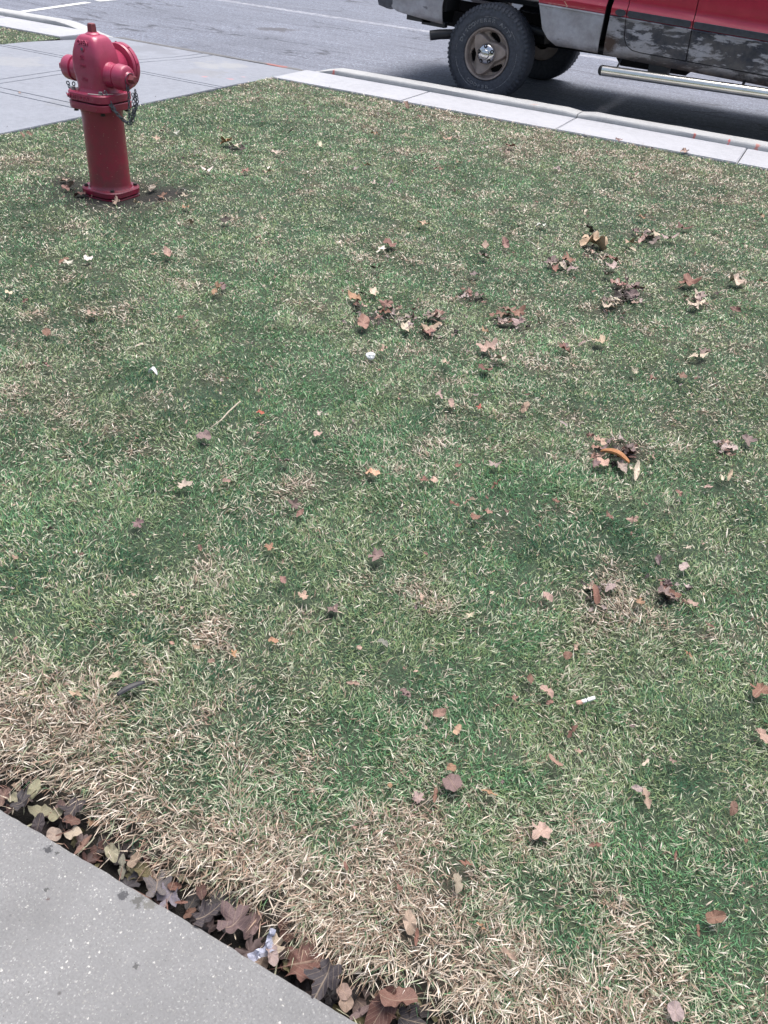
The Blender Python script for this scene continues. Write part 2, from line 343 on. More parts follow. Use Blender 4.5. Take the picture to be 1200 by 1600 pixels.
LEAVES = [
 (-0.926,0.512,'maple',0.0383,'pinkbrown','broken pinkish brown leaf at the far left end of the soil gap',1),
 (-0.894,0.516,'oval',0.0355,'olive','pale olive oval leaf, leftmost of four beside the grey pavement',1),
 (-0.875,0.539,'oval',0.0358,'olive','pale olive oval leaf tucked against the overhanging straw, behind the larger one',1),
 (-0.84,0.516,'oval',0.0477,'olive','largest pale olive oval leaf lying at the pavement edge',1),
 (-0.806,0.521,'oval',0.03,'olive','small pale olive leaf standing beside the rust oval leaf',1),
 (-0.791,0.498,'round',0.0271,'cream','cream round leaf touching the pavement edge',1),
 (-0.757,0.511,'round',0.0295,'cream','cream round leaf with a pinkish leaf tail beside it',1),
 (-0.771,0.523,'oval',0.0298,'rust','rust brown oval leaf on a dark leaf in the soil gap',1),
 (-0.744,0.545,'frag',0.0224,'orange','small orange leaf flake under overhanging straw',1),
 (-0.784,0.545,'maple',0.0579,'slate','dark purple lobed leaf behind the rust oval leaf',1),
 (-0.87,0.508,'maple',0.0554,'slate','dark slate leaf under the pale olive ovals',1),
 (-0.732,0.506,'narrow',0.0488,'pinkbrown','curved reddish leaf running along the pavement edge',1),
 (-0.676,0.518,'oval',0.0363,'olive','pale olive leaf half buried under dark litter',1),
 (-0.647,0.51,'narrow',0.0455,'greygreen','grey green leaf standing on edge by the pavement',1),
 (-0.63,0.522,'oval',0.0288,'tan','tan oval leaf between grey green and olive leaves',1),
 (-0.612,0.52,'oval',0.0383,'olivedark','dull olive leaf right of the tan oval leaf',1),
 (-0.57,0.508,'maple',0.0588,'slategrey','grey lobed leaf with pointed tip at the pavement edge',1),
 (-0.544,0.508,'maple',0.0538,'lilac','lilac grey leaf flat against the pavement edge',1),
 (-0.546,0.543,'narrow',0.0477,'olive','long pale olive leaf below the straw fringe',1),
 (-0.544,0.522,'oval',0.0236,'rust','small rust leaf lying on the lilac grey leaf',1),
 (-0.51,0.499,'narrow',0.0231,'rust','left one of a pair of tiny rust leaves',1),
 (-0.498,0.502,'oval',0.0231,'rust','right one of a pair of tiny rust leaves',1),
 (-0.493,0.53,'oval',0.0304,'rustdark','rust leaf standing beside dark lobed litter',1),
 (-0.462,0.499,'maple',0.0548,'slate','dark slate leaf right of the tiny rust pair',1),
 (-0.416,0.517,'maple',0.0752,'mauve','large mauve brown lobed leaf left of the white wrapper',1),
 (-0.342,0.521,'crumple',0.0471,'cream','crumpled cream leaf between wrapper and big brown leaf',1),
 (-0.335,0.502,'oval',0.0333,'mauvepale','pale mauve leaf under the crumpled cream leaf',1),
 (-0.291,0.521,'maple',0.0842,'brown','largest brown lobed leaf in the soil gap',1),
 (-0.341,0.552,'oval',0.0457,'rustdark','dark red brown leaf above the big brown leaf',1),
 (-0.241,0.512,'maple',0.0719,'slate','dark slate lobed leaf right of the big brown leaf',1),
 (-0.21,0.513,'round',0.026,'tan','upper of two small tan round leaves by pavement',1),
 (-0.199,0.501,'round',0.0257,'tan','lower of two small tan round leaves by pavement',1),
 (-0.174,0.498,'narrow',0.0425,'mauve','mauve leaf next to two small tan round leaves',1),
 (-0.146,0.516,'oval',0.0703,'rustdark','big folded dark red leaf at the bottom edge of the photo',1),
 (-0.131,0.534,'oval',0.0601,'rust','big rust orange leaf folded over the dark red one',1),
 (-0.104,0.53,'maple',0.0532,'slate','dark slate leaf at the bottom right end of the soil gap',1),
 (-0.463,0.542,'maple',0.0514,'slate','',1),
 (-0.395,0.536,'oval',0.0459,'mauve','',1),
 (-0.512,0.527,'oval',0.0399,'slate','',1),
 (-0.708,0.53,'oval',0.0442,'slate','',1),
 (-0.71,0.516,'maple',0.0488,'rustdark','',1),
 (-0.387,0.571,'narrow',0.0397,'rust','',1),
 (-0.822,0.494,'oval',0.0371,'slate','',1),
 (-0.819,0.537,'oval',0.0379,'mauve','',1),
 (-0.286,0.549,'oval',0.0383,'brown','',1),
 (-0.191,0.525,'maple',0.0498,'mauve','',1),
 (-0.153,0.55,'oval',0.0501,'brown','',1),
 (-0.616,0.547,'oval',0.0388,'rustdark','',1),
 (-0.095,0.556,'oval',0.0431,'slate','',1),
 (-1.641,3.946,'oval',0.0558,'tan','tan folded leaf alone in green grass, high in the middle of the lawn',0),
 (-1.645,3.555,'round',0.0624,'rust','rust curled leaf with a white fragment at its left',0),
 (-1.644,3.464,'frag',0.0443,'white','',0),
 (-1.454,3.702,'curl',0.0527,'dark','',0),
 (-1.25,3.823,'oval',0.053,'tan','',0),
 (-1.176,3.908,'oval',0.0499,'pinkbrown','',0),
 (-1.21,3.685,'maple',0.0583,'mauve','',0),
 (-1.161,3.452,'round',0.0392,'mauve','',0),
 (-1.542,3.218,'frag',0.0451,'dark','',0),
 (-1.463,2.859,'oval',0.0593,'orange','orange curled leaf at the upper left of a leaf pile in the lawn',0),
 (-1.429,2.962,'frag',0.0484,'cream','',0),
 (-1.284,2.76,'narrow',0.0262,'mauvepale','',0),
 (-1.3,2.864,'frag',0.0448,'mauve','',0),
 (-1.316,2.707,'oval',0.0362,'dark','',0),
 (-1.348,2.714,'oval',0.0311,'mauvepale','',0),
 (-1.358,2.692,'curl',0.0377,'mauvepale','',0),
 (-1.435,2.822,'frag',0.0307,'brown','',0),
 (-1.275,2.904,'curl',0.0324,'brown','',0),
 (-1.304,2.76,'curl',0.0294,'brown','',0),
 (-1.213,2.779,'frag',0.026,'mauvepale','',0),
 (-1.415,2.802,'frag',0.033,'dark','',0),
 (-1.303,2.78,'frag',0.0272,'pinkbrown','',0),
 (-1.272,2.83,'frag',0.0298,'mauvepale','',0),
 (-1.329,2.889,'frag',0.0461,'pinkbrown','',0),
 (-1.308,2.83,'narrow',0.0639,'rust','narrow rust leaf inside the middle leaf pile',0),
 (-1.314,2.657,'oval',0.067,'pinkbrown','flat pinkish leaf below the middle leaf pile',0),
 (-1.113,2.933,'oval',0.0457,'pinkbrown','',0),
 (-1.078,2.852,'curl',0.052,'tan','',0),
 (-1.191,2.818,'oval',0.0442,'mauve','',0),
 (-1.087,2.894,'oval',0.0377,'mauve','',0),
 (-1.109,2.931,'frag',0.041,'pinkbrown','',0),
 (-1.071,2.747,'frag',0.0411,'pinkbrown','',0),
 (-1.157,2.737,'frag',0.0386,'mauvepale','',0),
 (-1.085,2.782,'frag',0.0617,'tan','',0),
 (-1.124,2.908,'narrow',0.0503,'cream','',0),
 (-1.161,2.722,'frag',0.0566,'cream','',0),
 (-1.128,2.889,'frag',0.0579,'mauve','',0),
 (-1.104,2.911,'narrow',0.0623,'cream','',0),
 (-1.176,2.782,'curl',0.0357,'cream','',0),
 (-1.106,3.222,'narrow',0.0464,'mauvepale','',0),
 (-1.093,3.225,'frag',0.0383,'pinkbrown','',0),
 (-1.065,3.159,'frag',0.0355,'mauvepale','',0),
 (-1.049,3.229,'oval',0.0466,'mauve','',0),
 (-1.133,3.241,'narrow',0.047,'pinkbrown','',0),
 (-1.1,3.155,'frag',0.0424,'mauvepale','',0),
 (-0.917,3.072,'narrow',0.0462,'brown','',0),
 (-0.839,3.144,'frag',0.0525,'brown','',0),
 (-0.832,3.054,'frag',0.0402,'brown','',0),
 (-0.891,3.102,'frag',0.049,'brown','',0),
 (-0.857,3.017,'oval',0.0371,'mauvepale','',0),
 (-0.801,3.046,'frag',0.0512,'mauvepale','',0),
 (-0.879,3.144,'frag',0.0523,'pinkbrown','',0),
 (-0.912,3.146,'oval',0.0341,'pinkbrown','',0),
 (-0.869,3.034,'frag',0.0459,'mauve','',0),
 (-0.877,3.019,'narrow',0.0442,'mauvepale','',0),
 (-0.889,2.884,'frag',0.0339,'orange','',0),
 (-0.825,2.735,'maple',0.0812,'pinktan','pinkish tan lobed leaf standing above a round brown leaf',0),
 (-0.754,2.676,'frag',0.0583,'cream','',0),
 (-0.768,2.566,'round',0.0465,'rustdark','round dark rust leaf below the pinkish tan lobed leaf',0),
 (-1.138,2.482,'frag',0.0421,'tan','',0),
 (-0.906,2.529,'frag',0.0312,'tan','',0),
 (-1.129,4.357,'round',0.0384,'white','',0),
 (-0.88,4.433,'maple',0.0765,'dark','dark brown leaf peeping out behind the crumpled tan leaf',0),
 (-0.812,4.258,'crumple',0.1698,'tan','large crumpled tan leaf, the biggest leaf in the upper lawn',0),
 (-0.853,3.929,'frag',0.0624,'rust','',0),
 (-0.865,3.743,'frag',0.0423,'rust','',0),
 (-0.856,3.834,'oval',0.0471,'cream','',0),
 (-0.868,3.944,'curl',0.0417,'mauvepale','',0),
 (-0.91,3.826,'frag',0.0579,'mauve','',0),
 (-0.837,3.849,'frag',0.0494,'mauvepale','',0),
 (-0.893,3.805,'frag',0.0602,'mauvepale','',0),
 (-0.797,3.815,'oval',0.0451,'mauvepale','',0),
 (-0.607,4.635,'oval',0.064,'mauve','',0),
 (-0.493,4.611,'frag',0.0711,'mauvepale','',0),
 (-0.615,4.583,'narrow',0.0628,'pinktan','',0),
 (-0.544,4.496,'oval',0.0582,'mauve','',0),
 (-0.587,4.566,'oval',0.0577,'mauve','',0),
 (-0.579,4.632,'frag',0.0618,'cream','',0),
 (-0.651,4.393,'frag',0.0595,'pinktan','',0),
 (-0.675,4.615,'narrow',0.0765,'mauve','',0),
 (-0.61,4.469,'oval',0.0457,'pinktan','',0),
 (-0.634,4.529,'frag',0.0533,'pinktan','',0),
 (-0.625,4.303,'curl',0.0734,'cream','',0),
 (-0.671,4.055,'oval',0.0634,'brown','',0),
 (-0.639,3.95,'maple',0.062,'mauvepale','',0),
 (-0.544,3.77,'frag',0.0407,'pinkbrown','',0),
 (-0.544,3.82,'narrow',0.0568,'mauve','',0),
 (-0.634,3.848,'frag',0.0482,'mauvepale','',0),
 (-0.56,3.755,'frag',0.0452,'mauvepale','',0),
 (-0.551,3.742,'curl',0.0338,'mauvepale','',0),
 (-0.567,3.761,'frag',0.0564,'pinkbrown','',0),
 (-0.493,3.761,'maple',0.0787,'mauve','mauve lobed leaf on the long curved leaf pile right of centre',0),
 (-0.518,3.643,'oval',0.0538,'dark','',0),
 (-0.467,3.645,'oval',0.0603,'mauvepale','',0),
 (-0.485,3.622,'curl',0.0612,'mauvepale','',0),
 (-0.477,3.743,'frag',0.0573,'mauvepale','',0),
 (-0.477,3.634,'oval',0.0616,'mauve','',0),
 (-0.51,3.6,'oval',0.0629,'dark','',0),
 (-0.515,3.616,'frag',0.0401,'mauve','',0),
 (-0.552,3.516,'frag',0.0501,'mauve','',0),
 (-0.535,3.47,'frag',0.0558,'cream','',0),
 (-0.535,3.523,'frag',0.0418,'cream','',0),
 (-0.511,3.543,'curl',0.0565,'cream','',0),
 (-0.503,3.543,'narrow',0.0412,'mauve','',0),
 (-0.562,3.487,'narrow',0.0395,'mauvepale','',0),
 (-0.511,3.514,'narrow',0.0483,'cream','',0),
 (-0.28,3.996,'maple',0.1012,'rust','rust brown lobed leaf standing in bright green grass at right',0),
 (-0.207,3.696,'frag',0.038,'cream','',0),
 (-0.192,3.747,'frag',0.0496,'cream','',0),
 (-0.191,3.856,'frag',0.0328,'mauve','',0),
 (-0.202,3.801,'narrow',0.0414,'mauvepale','',0),
 (-0.219,3.708,'frag',0.047,'cream','',0),
 (-0.22,3.836,'curl',0.0489,'cream','',0),
 (-0.202,3.835,'frag',0.0441,'mauvepale','',0),
 (-0.22,3.866,'frag',0.041,'cream','',0),
 (-0.089,4.156,'crumple',0.1027,'cream','long crumpled cream leaf near the right edge of the upper lawn',0),
 (-0.148,3.943,'curl',0.066,'dark','',0),
 (0.024,4.235,'oval',0.0447,'tan','',0),
 (-0.041,3.772,'oval',0.0411,'rust','',0),
 (-0.467,3.072,'maple',0.0622,'tan','tan lobed leaf right of a rust leaf flake in the right half of the lawn',0),
 (-0.572,2.912,'frag',0.0495,'rust','',0),
 (-0.581,2.967,'curl',0.0446,'mauve','',0),
 (-0.529,3.005,'curl',0.0448,'mauvepale','',0),
 (-0.105,3.181,'narrow',0.0671,'cream','',0),
 (-0.091,3.232,'maple',0.0508,'mauve','',0),
 (-0.291,2.892,'frag',0.0319,'cream','',0),
 (-0.22,2.875,'frag',0.0315,'rust','',0),
 (-0.133,2.973,'oval',0.0453,'brown','',0),
 (-0.461,4.872,'frag',0.0719,'rustdark','',0),
 (-0.282,4.968,'oval',0.044,'cream','',0),
 (-0.701,4.884,'oval',0.0447,'orange','',0),
 (-0.994,4.719,'frag',0.0485,'cream','',0),
 (-0.108,5.461,'frag',0.047,'orange','',0),
 (-0.41,2.358,'curl',0.0375,'mauvepale','',0),
 (-0.28,2.313,'maple',0.0456,'pinktan','pinkish leaf at the top of the hollow with the orange bark strip',0),
 (-0.238,2.184,'round',0.0393,'pinktan','',0),
 (-0.18,2.197,'oval',0.0435,'mauvepale','',0),
 (-0.135,2.193,'narrow',0.0649,'cream','',0),
 (-0.197,2.249,'oval',0.0437,'dark','',0),
 (-0.187,2.345,'oval',0.0283,'mauve','',0),
 (-0.171,2.313,'curl',0.0405,'dark','',0),
 (-0.165,2.292,'curl',0.0293,'rustdark','',0),
 (-0.205,2.311,'frag',0.0439,'dark','',0),
 (-0.18,2.312,'frag',0.0387,'rustdark','',0),
 (-0.172,2.319,'frag',0.0377,'mauve','',0),
 (-0.182,2.309,'frag',0.0277,'mauve','',0),
 (-0.275,2.265,'oval',0.0314,'pinkbrown','',0),
 (-0.273,2.201,'narrow',0.0343,'pinkbrown','',0),
 (-0.257,2.268,'curl',0.0312,'mauve','',0),
 (-0.253,2.227,'oval',0.0242,'pinkbrown','',0),
 (-0.255,2.162,'frag',0.0305,'mauve','',0),
 (-0.258,2.278,'frag',0.0268,'mauve','',0),
 (0.145,2.607,'maple',0.0517,'mauve','mauve lobed leaf near the right edge, right of a paler one',0),
 (0.098,2.529,'oval',0.044,'mauvepale','pale mauve folded leaf with a dark hollow behind it near the right edge',0),
 (0.101,2.316,'narrow',0.0435,'cream','',0),
 (0.121,2.337,'narrow',0.0437,'tan','',0),
 (0.074,2.246,'oval',0.0214,'pinktan','',0),
 (0.001,2.16,'frag',0.021,'rust','',0),
 (-0.088,1.951,'frag',0.0279,'pinktan','',0),
 (-0.152,1.927,'oval',0.0279,'brown','',0),
 (-0.302,1.924,'frag',0.0203,'rust','',0),
 (0.076,1.829,'oval',0.0336,'mauvepale','pale oval leaf on green grass above a dark lobed leaf',0),
 (0.07,1.915,'frag',0.0192,'cream','',0),
 (0.053,1.695,'maple',0.0572,'mauve','dark mauve lobed leaf lying in straw and grass, lower right of the lawn centre',0),
 (0.074,1.711,'oval',0.0286,'rust','',0),
 (0.001,1.623,'frag',0.0316,'orange','',0),
 (-0.075,1.647,'oval',0.0322,'mauvepale','',0),
 (-0.099,1.593,'curl',0.0705,'brown','long curved brown leaf in the straw patch right of centre',0),
 (-0.202,1.525,'oval',0.0349,'pinktan','',0),
 (0.12,1.695,'oval',0.0247,'tan','',0),
 (0.173,1.637,'curl',0.0343,'brown','',0),
 (-2.655,2.461,'curl',0.0609,'brown','',0),
 (-2.626,2.446,'frag',0.0484,'white','',0),
 (-2.589,2.534,'round',0.0338,'white','',0),
 (-2.357,2.773,'oval',0.0474,'pinktan','',0),
 (-2.394,2.732,'frag',0.0283,'tan','',0),
 (-1.944,2.573,'maple',0.0641,'orange','orange tan lobed leaf in the left half of the lawn',0),
 (-1.963,2.635,'oval',0.0385,'mauve','',0),
 (-2.185,2.115,'oval',0.0457,'pinktan','pale pinkish leaf standing on edge at the left of the lawn',0),
 (-2.452,2.053,'narrow',0.049,'rustdark','',0),
 (-2.56,2.072,'round',0.0276,'cream','',0),
 (-2.198,1.904,'round',0.0306,'brown','',0),
 (-2.345,2.001,'curl',0.0372,'tan','',0),
 (-1.879,2.021,'curl',0.0356,'cream','',0),
 (-1.907,2.287,'frag',0.0245,'rust','',0),
 (-2.011,1.717,'oval',0.0309,'pinkbrown','',0),
 (-1.349,1.992,'oval',0.0237,'rust','',0),
 (-1.266,1.867,'oval',0.0249,'red','tiny bright red leaf in the grass right of the thin twig',0),
 (-1.323,1.649,'round',0.0428,'mauve','round mauve brown leaf below the thin twig',0),
 (-1.217,1.418,'maple',0.0471,'cream','cream lobed leaf left of centre, on green grass',0),
 (-1.051,1.668,'round',0.0353,'mauve','',0),
 (-1.135,1.501,'round',0.0219,'pinkbrown','',0),
 (-0.808,1.761,'oval',0.0414,'peach','peach coloured leaf on the straw patch in the middle of the lawn',0),
 (-1.217,1.229,'maple',0.035,'mauve','mauve leaf standing over a dark hollow at the left',0),
 (-0.914,1.502,'maple',0.0386,'mauve','',0),
 (-0.883,1.481,'oval',0.0267,'pinkbrown','',0),
 (-0.874,1.319,'maple',0.0324,'orange','small orange brown winged leaf left of centre',0),
 (-1.023,1.232,'oval',0.0197,'rust','',0),
 (-0.628,1.438,'maple',0.0507,'mauve','mauve fan shaped leaf just below the middle of the lawn',0),
 (-0.635,1.219,'crumple',0.0468,'mauve','crumpled mauve brown leaf in a dark hollow below the middle',0),
 (-0.71,1.216,'frag',0.0338,'pinktan','',0),
 (-0.782,1.238,'oval',0.0276,'pinkbrown','',0),
 (-0.695,1.061,'oval',0.0238,'orange','',0),
 (-0.743,0.979,'frag',0.0216,'orange','',0),
 (-0.772,0.938,'round',0.0153,'pinkbrown','',0),
 (-0.913,0.804,'oval',0.0281,'cream','cream oval leaf beside the black plastic strip',0),
 (-0.481,1.178,'oval',0.0272,'greygreen','',0),
 (-0.519,1.137,'round',0.0143,'pinktan','',0),
 (-0.375,1.072,'oval',0.0255,'mauve','',0),
 (-0.481,1.038,'narrow',0.0332,'tan','',0),
 (-0.875,0.937,'oval',0.0155,'pinkbrown','',0),
 (-0.824,0.954,'frag',0.0186,'tan','',0),
 (-0.943,0.724,'narrow',0.0517,'tan','',0),
 (-0.103,1.359,'round',0.0226,'brown','',0),
 (0.141,1.514,'narrow',0.0329,'orange','',0),
 (-0.156,1.245,'oval',0.0279,'brown','',0),
 (-0.113,1.233,'oval',0.0337,'tan','tan oval leaf left of the cigarette end',0),
 (-0.098,1.209,'oval',0.0182,'brown','',0),
 (-0.168,1.181,'frag',0.0197,'brown','',0),
 (-0.291,1.056,'oval',0.0323,'pinkbrown','',0),
 (-0.241,1.037,'oval',0.0245,'peach','',0),
 (-0.034,1.155,'narrow',0.035,'rust','',0),
 (0.305,1.486,'maple',0.0537,'rust','rust lobed leaf cut by the right edge of the photo',0),
 (0.321,1.354,'oval',0.0358,'pinktan','',0),
 (-0.044,1.064,'curl',0.0534,'pinkbrown','long curled pinkish brown leaf in the lower right half',0),
 (0.117,1.157,'narrow',0.0227,'cream','',0),
 (0.164,1.19,'frag',0.0157,'tan','',0),
 (-0.203,0.92,'round',0.0434,'mauve','round mauve leaf with small tan leaf above it, near the bottom middle',0),
 (-0.217,0.951,'round',0.0193,'orange','',0),
 (-0.221,0.881,'narrow',0.032,'rust','',0),
 (-0.303,0.855,'oval',0.0188,'orange','',0),
 (-0.133,0.935,'narrow',0.035,'orange','',0),
 (-0.021,0.909,'maple',0.0493,'tan','tan lobed leaf pressed in straw at lower right',0),
 (-0.248,0.866,'maple',0.0293,'mauvepale','',0),
 (0.073,0.929,'narrow',0.0282,'rust','',0),
 (-0.119,0.78,'narrow',0.0397,'rust','long narrow rust leaf in straw, bottom middle',0),
 (-0.119,0.743,'oval',0.0304,'olive','olive green oval leaf in straw at bottom middle',0),
 (-0.162,0.643,'oval',0.0372,'tan','tan squarish leaf in straw near the soil gap',0),
 (-0.142,0.629,'narrow',0.0276,'rust','',0),
 (-0.055,0.691,'narrow',0.0303,'orange','',0),
 (0.288,0.901,'oval',0.0362,'rust','bright rust folded leaf near the bottom right corner',0),
 (0.267,0.865,'narrow',0.0214,'rust','',0),
 (0.207,0.98,'narrow',0.0205,'rust','',0),
 (0.319,1.079,'narrow',0.0236,'rust','',0),
 (0.135,1.073,'narrow',0.0462,'tan','',0),
 (0.114,1.085,'oval',0.0247,'mauvepale','',0),
 (0.289,1.14,'oval',0.0272,'brown','',0),
 (-0.372,1.072,'oval',0.021,'mauve','',0),
 (-0.296,0.672,'narrow',0.0293,'rust','',0),
 (-0.199,0.683,'frag',0.0192,'rust','',0),
 (-0.001,0.674,'narrow',0.0296,'tan','',0),
 (0.255,0.718,'round',0.0285,'mauvepale','',0),
 (-0.01,1.119,'frag',0.0172,'tan','',0),
 (-0.831,2.299,'frag',0.0315,'mauvepale','',0),
 (-0.728,2.371,'curl',0.0293,'mauvepale','',0),
 (-0.776,2.269,'oval',0.0311,'tan','',0),
 (-0.684,2.301,'frag',0.0262,'red','',0),
 (-0.553,2.381,'oval',0.0336,'pinktan','',0),
 (-1.046,1.853,'round',0.0286,'pinktan','',0),
 (-1.105,1.957,'frag',0.0205,'cream','',0),
 (-0.611,1.93,'frag',0.0276,'brown','',0),
 (-0.518,1.995,'frag',0.0343,'mauvepale','',0),
 (-0.671,1.816,'frag',0.031,'brown','',0),
 (-0.646,1.832,'round',0.0228,'tan','',0),
 (-0.479,1.902,'narrow',0.0414,'rust','',0),
 (-0.547,1.751,'narrow',0.0299,'rust','',0),
 (-0.516,1.785,'oval',0.0301,'tan','',0),
 (-0.454,1.769,'oval',0.0316,'pinkbrown','',0),
 (-0.476,1.731,'round',0.0274,'rust','round rust leaf among dark green grass in mid lawn',0),
 (-0.409,1.801,'frag',0.0198,'brown','',0),
 (-3.342,4.599,'maple',0.0832,'orange','orange pink lobed leaf right of the hydrant, with pale bits beside it',0),
 (-3.273,4.6,'frag',0.0691,'cream','',0),
 (-3.191,4.546,'frag',0.05,'dark','',0),
 (-3.246,4.513,'frag',0.0454,'dark','',0),
 (-2.976,4.608,'frag',0.0634,'cream','',0),
 (-3.194,5.131,'curl',0.069,'dark','',0),
 (-3.05,3.99,'frag',0.0539,'white','white leaf flake alone in grass right of the hydrant',0),
 (-2.874,4.121,'frag',0.0502,'brown','',0),
 (-2.761,4.192,'frag',0.0462,'pinktan','',0),
 (-2.823,4.266,'frag',0.0383,'white','',0),
 (-2.866,4.972,'frag',0.052,'cream','',0),
 (-2.749,5.553,'narrow',0.071,'orange','slim orange leaf, farther of the two in the upper middle lawn',0),
 (-2.404,4.751,'narrow',0.0713,'orange','slim orange leaf, nearer of the two in the upper middle lawn',0),
 (-2.181,4.432,'frag',0.0419,'cream','',0),
 (-2.085,4.451,'frag',0.0459,'mauvepale','',0),
 (-2.563,4.825,'frag',0.041,'tan','',0),
 (-2.408,4.607,'frag',0.0393,'mauvepale','',0),
 (-2.716,3.363,'oval',0.0474,'orange','',0),
 (-2.551,3.189,'oval',0.0418,'pinktan','tan leaf standing in grass in front of the hydrant',0),
 (-2.436,3.314,'round',0.0424,'dark','',0),
 (-2.171,3.209,'frag',0.0339,'tan','',0),
 (-2.094,3.274,'frag',0.0273,'cream','',0),
 (-2.019,5.022,'frag',0.0453,'rust','',0),
 (-3.718,4.57,'frag',0.033,'white','',0),
 (-3.698,4.346,'frag',0.0501,'tan','',0),
 (-1.875,5.965,'oval',0.0714,'rust','rust leaf near the kerb strip under the truck',0),
 (-1.832,5.737,'frag',0.0444,'pinktan','',0),
 (-2.002,5.785,'frag',0.0401,'white','',0),
 (-1.987,5.264,'frag',0.0374,'orange','',0),
 (-2.306,5.806,'frag',0.0614,'pinktan','',0),
 (-2.334,6.052,'frag',0.0475,'cream','',0),
 (-2.77,6.339,'frag',0.0391,'rust','',0),
 (-3.024,6.639,'oval',0.0586,'pinkbrown','',0),
 (-0.799,6.855,'oval',0.0645,'pinktan','',0),
 (-1.297,6.807,'frag',0.0493,'pinkbrown','',0),
 (-0.692,5.554,'frag',0.045,'tan','',0),
 (-0.963,5.85,'frag',0.0477,'pinkbrown','',0),
 (-1.426,5.617,'frag',0.0475,'mauvepale','',0),
 (-4.317,3.834,'oval',0.0352,'rust','',0),
 (-4.299,3.877,'oval',0.0398,'brown','',0),
 (-3.522,3.362,'oval',0.0426,'tan','',0),
 (-3.434,3.313,'oval',0.061,'mauvepale','pale grey brown leaf leaning against the left of the hydrant base',0),
 (-3.422,3.259,'oval',0.0415,'pinkbrown','',0),
 (-3.315,3.248,'round',0.0486,'rust','rust leaf at the foot of the hydrant, left side',0),
 (-3.083,3.265,'frag',0.0479,'tan','',0),
 (-3.089,3.553,'maple',0.0581,'mauvepale','',0),
 (-2.954,3.472,'frag',0.0454,'rust','',0),
 (-2.926,3.607,'frag',0.0386,'white','',0),
 (-2.852,3.534,'frag',0.0379,'cream','',0),
 (-2.958,3.275,'frag',0.0439,'cream','',0),
 (-1.369,1.083,'oval',0.0286,'mauve','',0),
 (-1.361,0.966,'frag',0.0205,'tan','',0),
 (-0.468,1.362,'frag',0.0206,'tan','',0),
 (-0.343,1.362,'frag',0.0202,'cream','',0),
 (-0.094,1.392,'frag',0.0163,'pinktan','',0),
]
STRAW = [[-1.84,1.509,0.179,0.8],[-1.511,1.348,0.09,0.5],[-2.122,1.731,0.131,0.4],[-0.943,0.621,0.136,1.0],[-1.082,0.707,0.079,0.7],[-0.759,0.661,0.122,0.6],[-0.82,0.609,0.108,1.0],[-0.617,0.726,0.146,0.6],[-0.575,0.613,0.148,1.0],[-0.428,0.696,0.15,0.9],[-0.25,0.726,0.146,0.9],[-0.158,0.662,0.149,0.9],[-0.257,0.645,0.13,1.0],[-0.03,0.652,0.133,0.7],[-0.914,1.181,0.125,0.8],[-0.861,1.058,0.074,0.7],[-0.785,1.747,0.13,0.7],[-0.971,1.664,0.093,0.4],[-0.604,1.581,0.077,0.5],[-0.862,1.551,0.071,0.3],[-0.098,1.714,0.1,0.9],[-0.054,1.602,0.111,0.8],[0.266,1.744,0.095,0.8],[-0.271,1.368,0.075,0.4],[-0.24,1.914,0.091,0.4],[0.022,1.621,0.079,0.4],[0.323,1.216,0.089,0.5],[0.25,1.05,0.071,0.5],[0.029,0.883,0.092,0.6],[0.358,0.986,0.09,0.3],[-2.102,2.611,0.108,0.5],[-2.548,2.348,0.12,0.4],[-1.475,1.49,0.056,0.5],[-2.128,1.976,0.14,0.6],[-0.198,6.052,0.254,0.6],[-0.532,4.924,0.183,0.5],[-0.431,7.743,0.422,0.5],[-1.869,5.98,0.369,0.6],[-2.643,6.622,0.311,0.5],[-1.502,6.356,0.379,0.5],[-0.981,6.145,0.314,0.5],[-3.12,6.422,0.207,0.4],[-0.784,4.184,0.197,0.4],[-0.519,3.754,0.119,0.4],[-0.291,4.133,0.125,0.3],[-2.621,4.554,0.198,0.3],[-2.418,5.419,0.265,0.4],[-2.703,2.226,0.079,0.6],[-1.38,1.185,0.05,0.4],[-0.737,1.134,0.074,0.4],[-0.5,1.436,0.096,0.3],[0.191,0.773,0.125,0.4],[0.117,0.657,0.119,0.5],[-1.564,2.013,0.133,0.3],[-1.22,2.442,0.143,0.2],[-1.112,3.032,0.162,0.3],[-3.302,5.271,0.091,0.3],[-3.996,3.499,0.148,0.5],[-4.554,5.82,0.156,0.5],[-4.319,6.784,0.228,0.5],[-2.991,3.5,0.138,0.3]]
GREEN = [[0.198,1.144,0.163,0.8],[0.212,1.292,0.121,0.6],[-0.081,1.034,0.101,0.5],[-0.3,1.129,0.11,0.6],[-0.534,1.162,0.116,0.4],[-1.136,1.098,0.141,0.7],[-1.369,1.128,0.132,0.5],[-0.755,1.306,0.08,0.5],[-0.258,1.674,0.101,0.8],[-0.449,1.852,0.147,0.7],[-0.198,1.251,0.085,0.5],[-1.425,1.893,0.169,0.6],[-3.63,5.196,0.506,0.8],[-4.142,4.917,0.274,0.5],[-0.445,1.47,0.097,0.3],[-1.147,0.958,0.119,0.7],[-0.194,3.114,0.176,0.5],[-0.337,2.762,0.187,0.5],[-0.9,2.257,0.153,0.5],[-1.099,1.299,0.101,0.5],[-0.061,1.926,0.107,0.6],[0.266,1.381,0.083,0.5],[-1.85,1.926,0.156,0.5],[-2.016,3.926,0.207,0.4],[-2.169,3.652,0.199,0.4],[0.271,0.912,0.099,0.6],[-3.287,2.942,0.191,0.4],[-1.23,0.985,0.092,0.5],[-1.458,2.208,0.138,0.4]]
